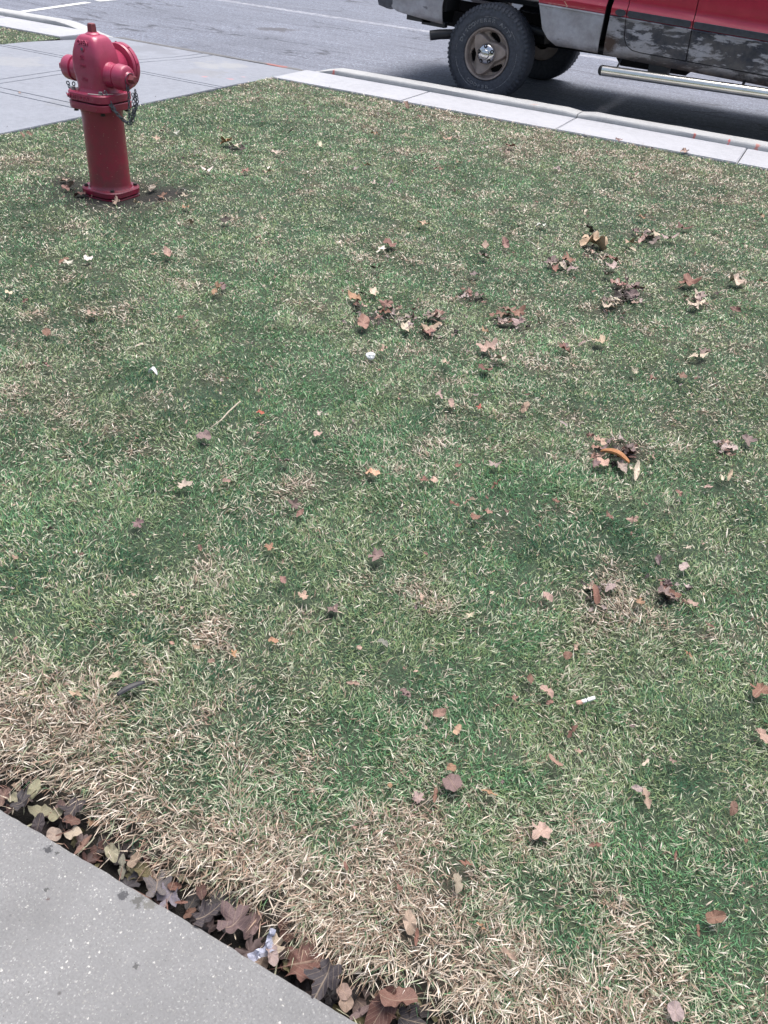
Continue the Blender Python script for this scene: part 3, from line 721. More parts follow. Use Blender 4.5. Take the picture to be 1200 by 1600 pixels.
DARK = [[-3.172,3.335,0.187,1],[-3.016,3.478,0.11,1.0],[-2.991,3.563,0.097,1],[-3.496,3.353,0.077,0.9],[-3.519,3.171,0.074,0.5],[-1.329,2.811,0.079,0.7],[-1.122,2.827,0.077,0.5],[-1.086,3.222,0.045,0.5],[-0.853,3.066,0.064,0.5],[-0.195,2.308,0.053,0.9],[-0.522,3.704,0.065,0.7],[-0.518,3.482,0.051,0.6],[0.051,1.715,0.036,0.6],[-0.097,1.615,0.032,0.4],[-1.221,1.216,0.02,0.7],[-0.633,1.217,0.024,0.7],[-0.208,3.807,0.041,0.5],[-0.866,3.889,0.044,0.5],[-0.606,4.584,0.069,0.4],[-0.776,4.131,0.065,0.6],[-0.247,0.866,0.019,0.7],[-0.129,0.728,0.022,0.4],[-0.15,0.62,0.031,0.6],[-0.631,0.56,0.045,0.6],[-0.369,0.583,0.032,0.7],[-0.108,0.577,0.04,0.7],[0.092,2.525,0.025,0.5],[-3.28,4.583,0.05,0.7],[-0.77,0.531,0.034,0.6],[-1.421,4.602,0.055,0.3]]

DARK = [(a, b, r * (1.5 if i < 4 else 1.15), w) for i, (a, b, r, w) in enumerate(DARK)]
def patchf(P, x, y, k=1.0):
    v = np.zeros_like(x)
    for (a, b, r, w) in P:
        if P is STRAW and b > 1.15: w = w * .62; r = r * .75
        v = np.maximum(v, w * np.exp(-(((x - a) ** 2 + (y - b) ** 2) / (r * r * k))))
    return v

# ------------------------------------------------------------------ setting: ground, road, kerb, drive, footpath
def sheet(name, x0, x1, y0, y1, z, mat, nx=1, ny=1, zf=None, parent=None, **props):
    bm = bmesh.new()
    V = [[bm.verts.new((x0 + (x1 - x0) * i / nx, y0 + (y1 - y0) * j / ny, 0)) for i in range(nx + 1)] for j in range(ny + 1)]
    for r in V:
        for v in r: v.co.z = z if zf is None else zf(v.co.x, v.co.y)
    for j in range(ny):
        for i in range(nx): bm.faces.new((V[j][i], V[j][i + 1], V[j + 1][i + 1], V[j + 1][i]))
    return bmobj(name, bm, mat, parent, **props)
sheet('ground', -250, 250, -250, 250, -.30, M['soil'], kind='structure')
sheet('road', -90, 90, 7.68, 17.4, ROAD_Z, M['asphalt'], kind='structure')
far = empty('far_verge', kind='structure')
sheet('grass_bank', -90, 90, 17.62, 60, 0, simple('far_lawn', (.07, .10, .05), .9, nscale=3), parent=far)
bm = bmesh.new(); box(bm, -90, 90, 17.42, 17.6, -.2, .03, .02); bmobj('kerb_stone', bm, M['kerb'], far)
# painted stop marks on the road
mk = empty('road_marking', kind='structure')
for (a, b, w) in (((-9.238, 8.46), (-9.616, 10.095), .10), ((-9.67, 10.33), (-9.76, 11.6), .10)):
    bm = bmesh.new(); A = Vector((*a, ROAD_Z + .004)); B = Vector((*b, ROAD_Z + .004)); s = (B - A).normalized().cross(Vector((0, 0, 1))) * w / 2
    bm.faces.new([bm.verts.new(p) for p in (A - s, A + s, B + s, B - s)]); bmobj('painted_line', bm, M['paint'], mk)

# kerb: segments swept along the street, dropped at the drive
def kerb_drop(x): return float(.075 * (smoothstep(-4.45, -4.72, x) * (1 - smoothstep(-6.95, -7.3, x)))) if True else 0
def kerb_drop(x):
    a = 1 - float(smoothstep(-4.56, -4.15, np.float64(x))); b = float(smoothstep(-7.6, -7.02, np.float64(x)))
    return .079 * a * b
kb = empty('kerb', kind='structure')
PROF = [(7.466, -.20), (7.466, .024), (7.472, .038), (7.482, .043), (7.61, .044), (7.668, .039), (7.684, .022), (7.692, -.01), (7.700, -.20)]
cuts = [-30, -24, -18, -13.4, -10.4, -7.0, -4.56, -1.81, 1.2, 4.2, 7.2, 13, 20, 30]
for a, b in zip(cuts, cuts[1:]):
    low = a == -7.0; prof = [(7.603 + (y - 7.462) * .41, z) if low else (y, z) for y, z in PROF]
    bm = bmesh.new(); n = max(2, int((b - a) / .12)); n = min(n, 40); rings = []
    for i in range(n + 1):
        x = a + .004 + (b - a - .008) * i / n; e = .012 if i in (0, n) else 0; dz = kerb_drop(x)
        rings.append([(x, y + .004 * (N3(np.float64(x * 6), np.float64(j)) - .5) * 2, (z - dz - e if z > -.1 else z) + (.004 * (N3(np.float64(x * 9), np.float64(j * 3)) - .5) if z > -.1 else 0)) for j, (y, z) in enumerate(prof)])
    ring_loft(bm, rings); bmobj('kerb_stone', bm, M['kerb_dark'] if low else M['kerb'], kb, angle=50)
# bleached concrete strip between kerb and lawn
def slab(name, x0, x1, y0, y1, zf, mat, parent, th=.12, bev=.006, nx=1, ny=1):
    bm = bmesh.new(); V = []
    for j in range(ny + 1):
        V.append([bm.verts.new((x0 + (x1 - x0) * i / nx, y0 + (y1 - y0) * j / ny, 0)) for i in range(nx + 1)])
    fs = []
    for r in V:
        for v in r: v.co.z = zf(v.co.x, v.co.y)
    for j in range(ny):
        for i in range(nx): fs.append(bm.faces.new((V[j][i], V[j][i + 1], V[j + 1][i + 1], V[j + 1][i])))
    g = bmesh.ops.extrude_face_region(bm, geom=fs); 
    for v in [e for e in g['geom'] if isinstance(e, bmesh.types.BMVert)]: v.co.z -= th
    bmesh.ops.recalc_face_normals(bm, faces=bm.faces)
    es = [e for e in bm.edges if len(e.link_faces) == 2 and abs(e.link_faces[0].normal.z - e.link_faces[1].normal.z) > .5 and max(f.calc_center_median().z for f in e.link_faces) > min(v.co.z for v in e.verts) - .03 and min(v.co.z for v in e.verts) > zf(e.verts[0].co.x, e.verts[0].co.y) - .01]
    bmesh.ops.bevel(bm, geom=es, offset=bev, segments=2, affect='EDGES')
    return bmobj(name, bm, mat, parent, angle=40)
st = empty('kerb_strip', kind='structure')
xs = [-4.47, -3.18, -1.81, -.41, .97, 2.35, 3.73, 5.1, 8, 12, 18, 26]
for a, b in zip(xs, xs[1:]):
    dz = random.uniform(-.002, .002)
    slab('slab', a + .004, b - .004, 6.86, 7.452, lambda x, y, dz=dz: .006 + dz, M['strip'], st)
xs = [-26, -18, -12, -9.6, -8.3, -7.02]
for a, b in zip(xs, xs[1:]): slab('slab', a + .004, b - .004, 6.92, 7.452, lambda x, y: .004, M['strip'], st)
# drive / crossing: scored slabs sloping down to the dropped kerb
dv = empty('driveway', kind='structure')
def drive_z(x, y): return float(-.036 * smoothstep(6.3, 7.45, np.float64(y)) - .003)
XS = [-9.6, -7.0, -5.78, -5.66, -4.50]; YS = [1.2, 3.1, 4.69, 4.80, 6.10, 6.17, 7.600]
for i in range(len(XS) - 1):
    for j in range(len(YS) - 1):
        if i == 0 and j == 5: continue
        g = .0035
        slab('slab', XS[i] + g, XS[i + 1] - g, YS[j] + g, YS[j + 1] - g, drive_z, M['drive'], dv, bev=.004, ny=6 if j == 5 else 1)
# footpath under the camera
fp = empty('sidewalk', kind='structure')
xs = [-9.2, -7.7, -6.2, -4.7, -3.1, -1.6, .62, 2.2, 3.7, 5.3, 6.8]
for a, b in zip(xs, xs[1:]):
    sb_ = slab('slab', a + .004, b - .004, -1.05, .479, lambda x, y: 0.0, M['path'], fp, bev=.004, nx=260 if a == -1.6 else 8)
    for v in sb_.data.vertices:      # crumbled arris
        if v.co.y > .47: q = (float(N1(v.co.x * 40, np.float64(2.))) + .6 * float(N2(v.co.x * 110, np.float64(5.)))) - .8; v.co.y += .0022 * q; v.co.z -= .0016 * max(0, q) * (v.co.z > -.01)

# ------------------------------------------------------------------ lawn ground sheets (colour attribute: thatch and green underlay)
def straw_amount(x, y):
    s = patchf(STRAW, x, y)
    n = fbm(N3, x, y, 5.0, 4); n2 = fbm(N4, x, y, 1.5, 3)
    n3 = fbm(N5, x, y, 13, 3); base = .13 + .20 * smoothstep(.50, .70, n) + .06 * smoothstep(.45, .7, n2) + .26 * smoothstep(.52, .70, n3)
    g = patchf(GREEN, x, y)
    edge = .7 * np.exp(-np.maximum(y - .56, 0) / .06)
    curb = .17 * smoothstep(5.3, 6.8, y)
    far_ = .10 * smoothstep(1.6, 3.2, y); v = np.clip(base * .85 + far_ + .82 * s * (.20 + .50 * smoothstep(.35, .6, n) + .25 * smoothstep(.4, .6, n3)) + edge + curb * .6, 0, 1)
    return np.clip(v * (1 - .75 * g), .03, .84)
def turf(name, x0, x1, y0, y1, step, **props):
    nx = int((x1 - x0) / step); ny = int((y1 - y0) / step)
    X, Y = np.meshgrid(np.linspace(x0, x1, nx + 1), np.linspace(y0, y1, ny + 1)); X = X.ravel(); Y = Y.ravel(); Z = turf_h(X, Y)
    co = np.stack([X, Y, Z], 1); q = np.arange((nx + 1) * (ny + 1)).reshape(ny + 1, nx + 1)
    F = np.stack([q[:-1, :-1], q[:-1, 1:], q[1:, 1:], q[1:, :-1]], -1).reshape(-1, 4)
    me = bpy.data.meshes.new(name); me.vertices.add(len(co)); me.vertices.foreach_set('co', co.ravel().astype('f'))
    me.loops.add(F.size); me.loops.foreach_set('vertex_index', F.ravel().astype('i')); me.polygons.add(len(F)); me.polygons.foreach_set('loop_start', (np.arange(len(F)) * 4).astype('i'))
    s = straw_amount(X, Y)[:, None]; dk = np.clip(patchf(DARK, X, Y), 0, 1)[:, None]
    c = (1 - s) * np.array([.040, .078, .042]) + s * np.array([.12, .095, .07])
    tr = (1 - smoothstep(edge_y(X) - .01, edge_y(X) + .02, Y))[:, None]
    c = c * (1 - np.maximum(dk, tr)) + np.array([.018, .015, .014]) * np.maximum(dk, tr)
    at = me.color_attributes.new('Col', 'FLOAT_COLOR', 'POINT'); at.data.foreach_set('color', np.concatenate([c, np.ones((len(c), 1))], 1).ravel().astype('f'))
    me.update(); me.validate(); me.polygons.foreach_set('use_smooth', [True] * len(me.polygons))
    return link(name, me, M['turf'], **props)
turf('lawn_ground', -4.497, 7.0, .40, 6.858, .04, kind='structure')
turf('lawn_ground', -12, -7.0, 6.175, 6.918, .06, kind='structure')
sheet('soil_bed', -9, 7, .30, .8, -.075, M['soil'], kind='structure')

# ------------------------------------------------------------------ grass blades
def in_view(x, y, z, pad):
    d = np.stack([x, y, z - CAM_O.z], 1); zz = d @ np.array(CAM_F); u = (d @ np.array(CAM_R)) / zz; v = (d @ np.array(CAM_U)) / zz
    return (np.abs(u) < (600 + pad) / FPX) & (np.abs(v) < (800 + pad) / FPX) & (zz > .1)
LX = np.array([l[0] for l in LEAVES]); LY = np.array([l[1] for l in LEAVES]); LS = np.array([l[3] for l in LEAVES]); LT = np.array([l[6] for l in LEAVES])
def sample(x0, x1, y0, y1, rho0, power, cap):
    A = (x1 - x0) * (y1 - y0); n = int(A * rho0); out = []
    # rejection sampling in chunks
    for k in range(0, n, 1000000):
        m_ = min(1000000, n - k); x = rng.uniform(x0, x1, m_); y = rng.uniform(y0, y1, m_)
        d = np.sqrt(x * x + y * y + 1.2 ** 2); pr = np.minimum(1, (1.35 / d) ** power)
        iv = in_view(x, y, np.zeros_like(x), 200)
        pr = np.where(iv, pr, pr * .40); keep = rng.random(m_) < pr
        out.append(np.stack([x[keep], y[keep]], 1))
    return np.concatenate(out)
def blades(name, P, kind, label=None):
    x, y = P[:, 0], P[:, 1]; n = len(x)
    d = np.sqrt(x * x + y * y + 1.2 ** 2); wsc = (d / 1.35) ** .72
    sa = straw_amount(x, y); dk = np.clip(patchf(DARK, x, y), 0, 1); gr = patchf(GREEN, x, y)
    # near a leaf: fewer blades over it
    keep = np.ones(n, bool)
    for a, b, s, t in zip(LX, LY, LS, LT):
        q = (x - a) ** 2 + (y - b) ** 2 < (s * .42) ** 2
        keep[q] &= rng.random(q.sum()) < .30
    ey = edge_y(x); keep &= (y > ey - .004)
    keep &= rng.random(n) > dk * 1.25
    hyd = np.hypot(x + 3.24, y - 3.405); keep &= hyd > .15
    clump = fbm(N5, x, y, 14, 2); keep &= rng.random(n) < (.30 + 1.25 * clump) * (1 - .30 * smoothstep(.6, .84, sa))
    x, y, d, wsc, sa, dk, gr, ey, clump = (v[keep] for v in (x, y, d, wsc, sa, dk, gr, ey, clump)); n = len(x)
    isS = rng.random(n) < (sa * 1.08 if kind == 'mix' else 1.0)
    ang = 2 * pi * fbm(N4, x, y, 3.2, 3) * 3 + rng.normal(0, 1.1, n)
    rnd = rng.random(n) < .35; ang[rnd] = rng.uniform(0, 2 * pi, rnd.sum())
    L = np.where(isS, rng.uniform(.009, .030, n), rng.uniform(.012, .030, n)) * (.8 + .5 * clump) * np.where(rng.random(n) < .12, 1.4, 1)
    L = L * np.where(isS & (sa < .45), .72, 1.0) * np.where(~isS, .9, 1.0); near = np.exp(-np.maximum(y - ey, 0) / .07); L = L * (1 + .35 * near)
    lean = np.where(isS, rng.uniform(.75, 1.5, n), rng.uniform(.25, 1.15, n)) # radians from vertical
    # fringe droops over the soil gap
    fr = (y - ey < .08) & (rng.random(n) < .75); L = np.where(fr, L * 1.12, L); ang[fr] = -pi / 2 + rng.normal(0, .7, fr.sum()); lean[fr] = rng.uniform(.8, 1.6, fr.sum())
    W = np.where(isS, rng.uniform(.0008, .0023, n), rng.uniform(.0008, .0017, n)) * wsc * np.where(in_view(x, y, np.zeros_like(x), 200), 1, 1.75)
    dx, dy = np.cos(ang), np.sin(ang); px, py = -dy, dx
    tw = rng.uniform(-.9, .9, n); 
    z0 = turf_h(x, y) - .006 + np.where(isS, rng.uniform(0, .014, n), 0)
    l1 = lean * np.where(isS, .95, .75); l2 = np.minimum(lean * np.where(isS, 1.05, 1.25) + rng.uniform(-.15, .3, n), 2.0)
    h1 = L * .5; b0 = np.stack([x, y, z0], 1)
    d1 = np.stack([np.sin(l1) * dx, np.sin(l1) * dy, np.cos(l1)], 1); d2 = np.stack([np.sin(l2) * dx, np.sin(l2) * dy, np.cos(l2)], 1)
    side = np.stack([px * np.cos(tw), py * np.cos(tw), np.sin(tw)], 1) * W[:, None] * .5
    m1 = b0 + d1 * h1[:, None]; tp = m1 + d2 * h1[:, None]
    tp[:, 2] = np.maximum(tp[:, 2], z0 - .04 * (y < ey + .05))
    co = np.stack([b0 - side * .8, b0 + side * .8, m1 + side, m1 - side, tp], 1).reshape(-1, 3)
    # colours
    g0 = np.array([.022, .084, .046]); g1 = np.array([.14, .30, .14]); g2 = np.array([.31, .40, .17]); sE = np.array([.54, .45, .36]); sD = np.array([.27, .19, .14]); sP = np.array([.76, .69, .60]); sG = np.array([.32, .35, .24])
    t = np.clip(fbm(N2, x, y, 4, 3) * 1.2 + fbm(N5, x, y, 1.1, 2) * .8 - .62 + .05 * np.minimum(y, 5) + rng.normal(0, .24, n) - .22 * gr, 0, 1)[:, None]; u = rng.random(n)[:, None]
    cg = g0 * (1 - t) + g1 * t; yl = (rng.random(n) < .10 + .12 * (fbm(N1, x, y, 2.1, 2) > .55))[:, None]; cg = np.where(yl, g2 * (.6 + .6 * u), cg * (.7 + .75 * u))
    v = rng.random(n)[:, None]; nearb = (y < 1.15)[:, None]; cs = np.where(v < np.where(nearb, .40, .50), sE * (.6 + .55 * u), np.where(v < .70, sD * (.6 + .8 * u), np.where(v < .86, sP * (.8 + .3 * u), sG * (.6 + .6 * u))))
    mid_ = (isS & (sa < .45) & (rng.random(n) < .6))[:, None]; cs = np.where(mid_, np.array([.50, .52, .38]) * (.6 + .5 * u), cs)
    pale = (smoothstep(.50, .66, fbm(N3, x + 9, y + 4, 5.5, 3)) * (rng.random(n) < .6))[:, None]; cg = cg * (1 - pale) + np.array([.31, .40, .205]) * (.6 + .6 * u) * pale
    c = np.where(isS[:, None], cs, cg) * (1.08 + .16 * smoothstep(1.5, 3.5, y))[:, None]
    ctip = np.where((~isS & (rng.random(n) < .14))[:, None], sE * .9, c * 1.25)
    cc = np.stack([c * .5, c * .5, c, c, ctip], 1)  # roots darkened to mimic shaded gaps, most tips brightened to mimic catching light
    co = co.reshape(-1, 5, 3); fa = d > 2.5; na = ~fa; nn_, nf = int(na.sum()), int(fa.sum())
    # close blades: five points, three triangles; blades farther off: a four-point sliver
    coN, ccN = co[na].reshape(-1, 3), cc[na].reshape(-1, 3); coF, ccF = co[fa], cc[fa]
    coF = np.stack([(coF[:, 0] + coF[:, 1]) / 2, coF[:, 2], coF[:, 4], coF[:, 3]], 1).reshape(-1, 3); ccF = np.stack([ccF[:, 0], ccF[:, 2], ccF[:, 4], ccF[:, 3]], 1).reshape(-1, 3)
    co = np.concatenate([coN, coF]); cc = np.concatenate([ccN, ccF])
    i0 = np.arange(nn_) * 5
    loops = np.concatenate([np.stack([i0, i0 + 1, i0 + 2, i0 + 3, i0 + 3, i0 + 2, i0 + 4], 1).ravel(), 5 * nn_ + np.arange(4 * nf)])
    starts = np.concatenate([np.stack([np.arange(nn_) * 7, np.arange(nn_) * 7 + 4], 1).ravel(), 7 * nn_ + 4 * np.arange(nf)])
    me = bpy.data.meshes.new(name); me.vertices.add(len(co)); me.vertices.foreach_set('co', co.ravel().astype('f'))
    me.loops.add(len(loops)); me.loops.foreach_set('vertex_index', loops.astype('i')); me.polygons.add(len(starts)); me.polygons.foreach_set('loop_start', starts.astype('i'))
    at = me.color_attributes.new('Col', 'FLOAT_COLOR', 'POINT'); at.data.foreach_set('color', np.concatenate([cc, np.ones((len(cc), 1))], 1).ravel().astype('f'))
    me.update(calc_edges=True)
    print('BLADES', name, n)
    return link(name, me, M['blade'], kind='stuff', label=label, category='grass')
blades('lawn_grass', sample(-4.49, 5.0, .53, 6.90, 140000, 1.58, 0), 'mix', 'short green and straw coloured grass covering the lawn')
xg = rng.uniform(-10, -7.0, 9000); yg = rng.uniform(6.19, 6.91, 9000)
blades('lawn_grass', np.stack([xg, yg], 1), 'mix', 'small patch of grass beyond the driveway slabs at top left')

# ------------------------------------------------------------------ leaves
COLS = {'maple': 0}
LC = dict(tan=(.46, .34, .26), pinktan=(.50, .35, .28), pinkbrown=(.34, .20, .165), brown=(.24, .13, .10), rust=(.235, .12, .09), rustdark=(.13, .06, .05), red=(.38, .11, .07), orange=(.38, .23, .14), peach=(.56, .38, .26),
          dark=(.035, .025, .025), slate=(.060, .054, .060), slategrey=(.15, .145, .15), lilac=(.25, .235, .255), mauve=(.21, .15, .145), mauvepale=(.42, .34, .315), cream=(.62, .53, .42), white=(.72, .68, .63),
          olive=(.37, .36, .25), olivedark=(.20, .18, .09), greygreen=(.24, .25, .20))
def leaf_mesh(kind, seed):
    r = random.Random(seed * 31 + len(kind)); n = 30; rings = (0, .35, .7, 1)
    bm = bmesh.new(); ph = [r.uniform(0, 6.28) for _ in range(6)]
    def rad(a):
        if kind in ('maple', 'crumple'):
            lob = abs(cos(2.5 * (a - pi / 2 + .12 * sin(a + ph[2])))) ** 1.2; w = .46 + .54 * lob * (1 - .45 * (1 - sin(a)) / 2) * (1 + .14 * sin(2 * a + ph[5]))
            if kind == 'crumple': w = .65 + .35 * w
            return .5 * w * (1 + .09 * sin(11 * a + ph[0]) + .07 * sin(14 * a + ph[1]))
        if kind == 'oval': return .5 / sqrt((cos(a) / .56) ** 2 + sin(a) ** 2) * (1 + .04 * sin(5 * a + ph[0])) * (1 + .10 * max(0, sin(a)) ** 12)
        if kind == 'round': return .5 / sqrt((cos(a) / .86) ** 2 + sin(a) ** 2) * (1 + .05 * sin(4 * a + ph[0]))
        if kind == 'narrow': return .5 / sqrt((cos(a) / .24) ** 2 + sin(a) ** 2)
        if kind == 'curl': return .5 / sqrt((cos(a) / .42) ** 2 + sin(a) ** 2) * (1 + .15 * sin(3 * a + ph[0]))
        return .5 * (.72 + .22 * sin(2 * a + ph[0]) + .18 * sin(5 * a + ph[1]) + .1 * sin(9 * a + ph[2]))
    fold = {'maple': .55, 'oval': .45, 'round': .35, 'narrow': .7, 'curl': 1.6, 'frag': .4, 'crumple': .45}[kind] * r.uniform(.6, 1.3)
    bend = r.uniform(-.7, .5) if kind != 'maple' else r.uniform(-.6, .2)
    V = []
    for q in rings:
        row = []
        for i in range(n):
            a = 2 * pi * i / n; R = rad(a) * q; x, y = R * cos(a), R * sin(a)
            z = fold * abs(x) * (.7 + .3 * abs(x)) - bend * y * y + .085 * q * q * sin(3 * a + ph[3]) + .055 * q * q * sin(7 * a + ph[4])
            if kind == 'crumple': z += .09 * q * sin(5 * a + ph[2]) + .07 * sin(11 * x + ph[3]) * cos(10 * y); x *= .8 + .2 * sin(4 * a + ph[0]); y *= .85 + .15 * cos(6 * a + ph[1])
            if kind == 'curl': th = x * 5.0; x, z = .2 * sin(th), .2 * (1 - cos(th)) - bend * y * y
            row.append((x, y, z))
            if q == 0: break
        V.append([bm.verts.new(p) for p in row])
    for i in range(n): bm.faces.new((V[0][0], V[1][i], V[1][(i + 1) % n]))
    for A, B in zip(V[1:], V[2:]):
        for i in range(n):
            if kind in ('frag', 'crumple') and r.random() < .06 and B is V[3]: continue
            bm.faces.new((A[i], B[i], B[(i + 1) % n], A[(i + 1) % n]))
    if kind in ('maple', 'oval') and seed % 2 == 0:      # stalk
        tube(bm, [(0, -.18, .02), (.01, -.5, -.02), (.05, -.8 if kind == 'maple' else -.65, .03)], [.012, .010, .012], 4)
    me = bpy.data.meshes.new(kind + '_leaf'); bm.to_mesh(me); bm.free(); me.materials.append(M['leaf'])
    me.polygons.foreach_set('use_smooth', [True] * len(me.polygons)); return me
PROTO = {k: [leaf_mesh(k, s) for s in range(5)] for k in ('maple', 'oval', 'round', 'narrow', 'curl', 'frag', 'crumple')}
NAMES = dict(maple='lobed_leaf', oval='oval_leaf', round='round_leaf', narrow='narrow_leaf', curl='curled_leaf', frag='leaf_flake', crumple='crumpled_leaf')
CW = dict(tan='tan', pinktan='pale pinkish tan', pinkbrown='pinkish brown', brown='brown', rust='rust coloured', rustdark='dark red brown', red='red', orange='orange', peach='peach', dark='blackish brown', slate='dark slate', slategrey='grey', lilac='lilac grey', mauve='mauve brown', mauvepale='pale mauve', cream='cream', white='whitish', olive='pale olive', olivedark='dull olive', greygreen='grey green')
TW = dict(maple='lobed leaf', oval='oval leaf', round='round leaf', narrow='slim leaf', curl='curled leaf', frag='leaf flake', crumple='crumpled leaf')
def region(x, y):
    d = Vector((x, y, 0)) - CAM_O; z = d.dot(CAM_F); px = 600 + FPX * d.dot(CAM_R) / z; py = 800 - FPX * d.dot(CAM_U) / z
    h = 'far left' if px < 240 else 'left' if px < 480 else 'middle' if px < 720 else 'right' if px < 960 else 'far right'
    v = 'near the kerb' if py < 260 else 'high on the lawn' if py < 430 else 'on the upper lawn' if py < 650 else 'in mid lawn' if py < 900 else 'on the lower lawn' if py < 1200 else 'low in the straw'
    return v, h
order = sorted(range(len(LEAVES)), key=lambda i: -LEAVES[i][3] * (1 if LEAVES[i][5] == '' else 100) / (1 + LEAVES[i][1]))
indiv = set(order[:288]); rest = []
for i, (x, y, t, s, c, lab, tr) in enumerate(LEAVES):
    me = PROTO[t][i % 5]
    z = float(turf_h(np.float64(x), np.float64(y)))
    s *= {'crumple': .8, 'curl': .68}.get(t, 1)
    if tr:
        z = -.046 + .030 * random.random() + (.012 if lab else -.014); rx, ry = random.gauss(0, .22), random.gauss(0, .22)
        if y < .495: z = max(z, -.022)
    else:
        dk = float(patchf(DARK, np.array([x]), np.array([y]))[0]); z += .026 - .016 * dk; s *= 1.0 + .25 * float(smoothstep(1.2, 2.6, np.float64(y)))
        rx, ry = random.gauss(-.05, .2), random.gauss(0, .2)
        if i % 9 == 0 and t != 'crumple': rx = random.uniform(.5, .9)
    j = random.uniform(.82, 1.18) * (.66 if tr else .94); col = tuple(min(1, v * j * random.uniform(.94, 1.06)) for v in LC[c])
    rz = random.uniform(0, 2 * pi); z += .18 * s * (abs(sin(rx)) + abs(sin(ry)))
    mw = Matrix.Translation((x, y, z)) @ Matrix.Rotation(rz, 4, 'Z') @ Matrix.Rotation(rx, 4, 'X') @ Matrix.Rotation(ry, 4, 'Y') @ Matrix.Scale(s, 4)
    if i in indiv:
        o = link(NAMES[t], me); o.matrix_world = mw; o.color = (*col, 1); o['category'] = 'leaf'
        if tr:
            o['label'] = lab or '%s %s in the litter beside the footpath' % (CW[c], TW[t]); o['group'] = 'dead leaves in the soil gap beside the footpath'
        else:
            v, h = region(x, y); o['label'] = lab or '%s %s lying %s, %s' % (CW[c], TW[t], v, h); o['group'] = 'dead leaves scattered on the lawn'
    else: rest.append((me, mw, col))
dup = {}
for o in list(COL.objects):
    if o.get('category') == 'leaf': dup.setdefault(o['label'], []).append(o)
for lab, os_ in dup.items():
    if len(os_) > 1:
        os_.sort(key=lambda o: (o.matrix_world.translation - CAM_O).dot(CAM_R) / (o.matrix_world.translation - CAM_O).dot(CAM_F))
        words = {2: ['left', 'right'], 3: ['leftmost', 'middle', 'rightmost']}.get(len(os_)) or ['leftmost'] + ['%s from left' % w for w in ('second', 'third', 'fourth', 'fifth', 'sixth', 'seventh', 'eighth')][:len(os_) - 2] + ['rightmost']
        for w, o in zip(words, os_): o['label'] = '%s %s' % (w, lab)
def merged(name, items, **props):
    V = []; F = []; C = []; off = 0
    for me, mw, col in items:
        n = len(me.vertices); a = np.empty(n * 3, 'f'); me.vertices.foreach_get('co', a); a = a.reshape(-1, 3); mm = np.array(mw)
        V.append(a @ mm[:3, :3].T + mm[:3, 3]); C += [(*col, 1)] * n
        F += [tuple(v + off for v in p.vertices) for p in me.polygons]; off += n
    me = bpy.data.meshes.new(name); me.from_pydata(np.concatenate(V).tolist(), [], F)
    at = me.color_attributes.new('Col', 'FLOAT_COLOR', 'POINT'); at.data.foreach_set('color', np.array(C, 'f').ravel())
    return link(name, me, M['litter'], kind='stuff', **props)
k = NT('leaf_litter'); a = k.n('ShaderNodeAttribute'); a.attribute_name = 'Col'
nn = k.noise(60, 4, .6); M['litter'] = k.fin(k.mix(k.ramp(nn, [(.35, .6), (.65, 0)]), a.outputs[0], (.02, .015, .015)), .65, bump=nn, bstr=.5)
merged('leaf_flakes', rest, label='tiny dead leaf flakes scattered among the grass blades', category='leaf litter')
# dark rotting litter filling the soil gap, brown bits between the blades
lit = []
for i in range(420):
    x = random.uniform(-2.2, 1.2); y = random.uniform(.478, .56); s = random.uniform(.022, .06)
    kk = random.choice(['maple', 'oval', 'frag', 'narrow', 'frag', 'crumple', 'curl']); c = random.choice(['slate', 'slate', 'dark', 'tan', 'mauve', 'dark', 'dark', 'rustdark', 'mauve', 'brown', 'slate', 'rustdark', 'olivedark'])
    z = -.062 + .022 * random.random()
    mw = Matrix.Translation((x, y + s * .2, z)) @ Matrix.Rotation(random.uniform(0, 6.3), 4, 'Z') @ Matrix.Rotation(random.gauss(0, .3), 4, 'X') @ Matrix.Rotation(random.gauss(0, .3), 4, 'Y') @ Matrix.Scale(s, 4)
    j = random.uniform(.5, 1.1); lit.append((random.choice(PROTO[kk]), mw, tuple(v * j for v in LC[c])))
for i in range(170):
    x = random.uniform(-1.6, .6); y = random.uniform(.474, .55); s = random.uniform(.015, .045); sx = random.uniform(.15, .35)
    mw = Matrix.Translation((x, y, random.uniform(-.035, -.006))) @ Matrix.Rotation(random.gauss(pi / 2, 1), 4, 'Z') @ Matrix.Rotation(random.gauss(0, .35), 4, 'X') @ Matrix.Diagonal((s * sx, s, s * sx, 1))
    lit.append((PROTO['narrow'][i % 5], mw, LC[random.choice(['tan', 'cream', 'rust', 'pinkbrown', 'olive', 'brown'])]))
merged('leaf_litter', lit, label='dark wet leaf litter filling the soil gap beside the footpath', category='leaf litter')
lit = []
for (a, b, R_, w) in DARK:
    if b < 1.5 or b > 4.2 or a < -2.2: continue
    for q in range(int(26 * w) + 4):
        x, y = a + random.gauss(0, R_ * .75), b + random.gauss(0, R_ * .9); s = random.uniform(.012, .034)
        z = float(turf_h(np.float64(x), np.float64(y))) + random.uniform(.004, .024)
        mw = Matrix.Translation((x, y, z)) @ Matrix.Rotation(random.uniform(0, 6.3), 4, 'Z') @ Matrix.Rotation(random.gauss(0, .4), 4, 'X') @ Matrix.Rotation(random.gauss(0, .4), 4, 'Y') @ Matrix.Scale(s, 4)
        lit.append((random.choice(PROTO[random.choice(['frag', 'curl', 'frag', 'oval', 'narrow', 'crumple'])]), mw, LC[random.choice(['mauve', 'mauvepale', 'mauvepale', 'pinkbrown', 'brown', 'cream', 'pinktan', 'dark'])]))
